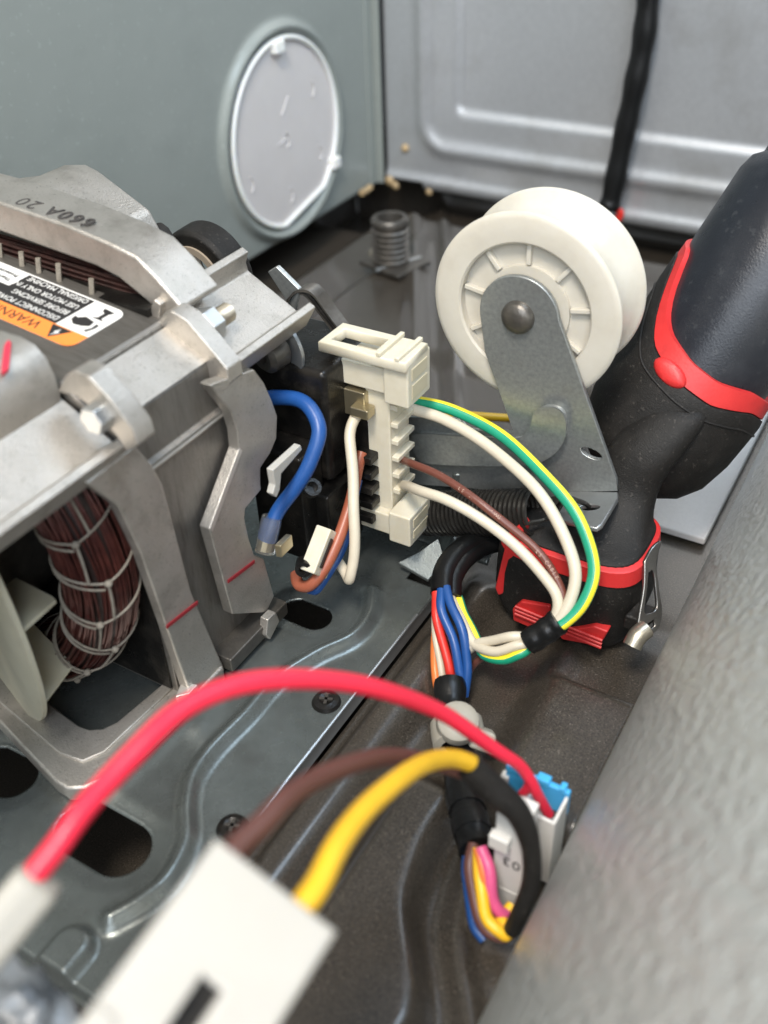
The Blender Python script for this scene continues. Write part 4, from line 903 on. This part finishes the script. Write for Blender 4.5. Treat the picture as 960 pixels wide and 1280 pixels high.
MB().box(hx0, hx1, hy0, hy0+.11, hz0, hz1).build('header_front', m_plug, pl, bevel=.03)
MB().box(hx1-.11, hx1, hy0+.11, hy1, hz0, hz1).build('header_side', m_plug, pl, bevel=.03)
MB().box(hx0, hx0+.11, hy0+.11, hy1, hz0, hz1).build('header_side', m_plug, pl, bevel=.03)
MB().box(hx0+.12, hx1-.12, hy0+.12, hy1-.02, hz0, hz1-1.3).build('header_core', m_plug, pl)
MB().box(sx0+.1, hx0-.02, yS+.9, hy1, 1.2, 3.2).build('bridge', m_plug, pl, bevel=.05)
bx0 = PY(632, 965, hy1)[0]; bz = PY(690, 984, hy1)[2]
MB().box(bx0, hx1, hy1+.01, hy1+.22, hz1-1.0, bz).build('blue_edge', m_blue, pl, bevel=.05)
for px_, w_ in ((640, .22), (679, .22), (705, .10)):
    xx = PY(px_, 970, hy1)[0]; MB().box(xx-w_, xx+w_, hy1-.04, hy1+.28, bz-.12, bz+.16).build('blue_lug', m_blue, pl, bevel=.04)
xx = PY(631, 980, hy1)[0]; MB().box(xx-.14, xx+.14, hy1-.1, hy1+.2, bz-.75, bz-.40).build('white_tab', m_plug, pl, bevel=.04)
G4 = 'coloured wires looping up to the blue edged plug'
for lab_, m_, r_, pts in (('dark brown wire looping below the black sleeve to the plug', w_choc, .20, [(592, 1055, 31.1), (588, 1090, 30.7), (594, 1130, 30.4), (608, 1160, 30.2), (628, 1172, 30.1), (640, 1165, 30.3)]),
                          ('yellow wire looping tightly under the white plug', w_yel, .20, [(598, 1060, 30.9), (600, 1100, 30.4), (606, 1138, 30.1), (618, 1160, 29.9), (632, 1168, 29.9), (636, 1160, 30.1), (628, 1155, 30.2), (630, 1144, 30.5), (640, 1132, 30.7)]),
                          ('pink wire running along the white plug from the sleeve', w_pink, .20, [(602, 1058, 30.6), (610, 1085, 30.3), (616, 1120, 30.3), (626, 1142, 30.4), (640, 1140, 30.8)]),
                          ('thin orange wire beside the pink one at the plug', w_or, .13, [(596, 1062, 30.6), (604, 1092, 30.3), (612, 1128, 30.4), (622, 1145, 30.5)]),
                          ('blue wire peeping out behind the dark brown loop', w_blue, .18, [(585, 1070, 31.4), (584, 1100, 31.1), (592, 1150, 30.9), (605, 1176, 30.7)])):
    wire('wire', lab_, pts, r_, m_, group=G4)

# crumpled plastic in the near corner
b = MB(); us = np.linspace(0, 1, 40); vs = np.linspace(0, 1, 40)
pc = PD(-10, 1300, 21.0)
def bagf(u_, v_):
    a_ = u_*math.pi*2; b_ = v_*math.pi; r_ = 1+.12*np.sin(5*a_+3*b_)+.10*np.sin(9*b_+2*a_)+.06*np.sin(13*a_-5*b_)
    L_ = np.stack([1.9*r_*np.cos(a_)*np.sin(b_), 1.5*r_*np.sin(a_)*np.sin(b_), 1.0*r_*np.cos(b_)], -1)
    q_ = pc+L_; return q_[..., 0], q_[..., 1], q_[..., 2]
o = field('plastic_wrap', m_bag, us, vs, bagf); tag(o, 'crumpled glossy grey plastic wrap at the edge of the mounting plate', 'plastic wrap')

for o in list(bpy.data.objects):
    if '_L' in o: del o['_L']
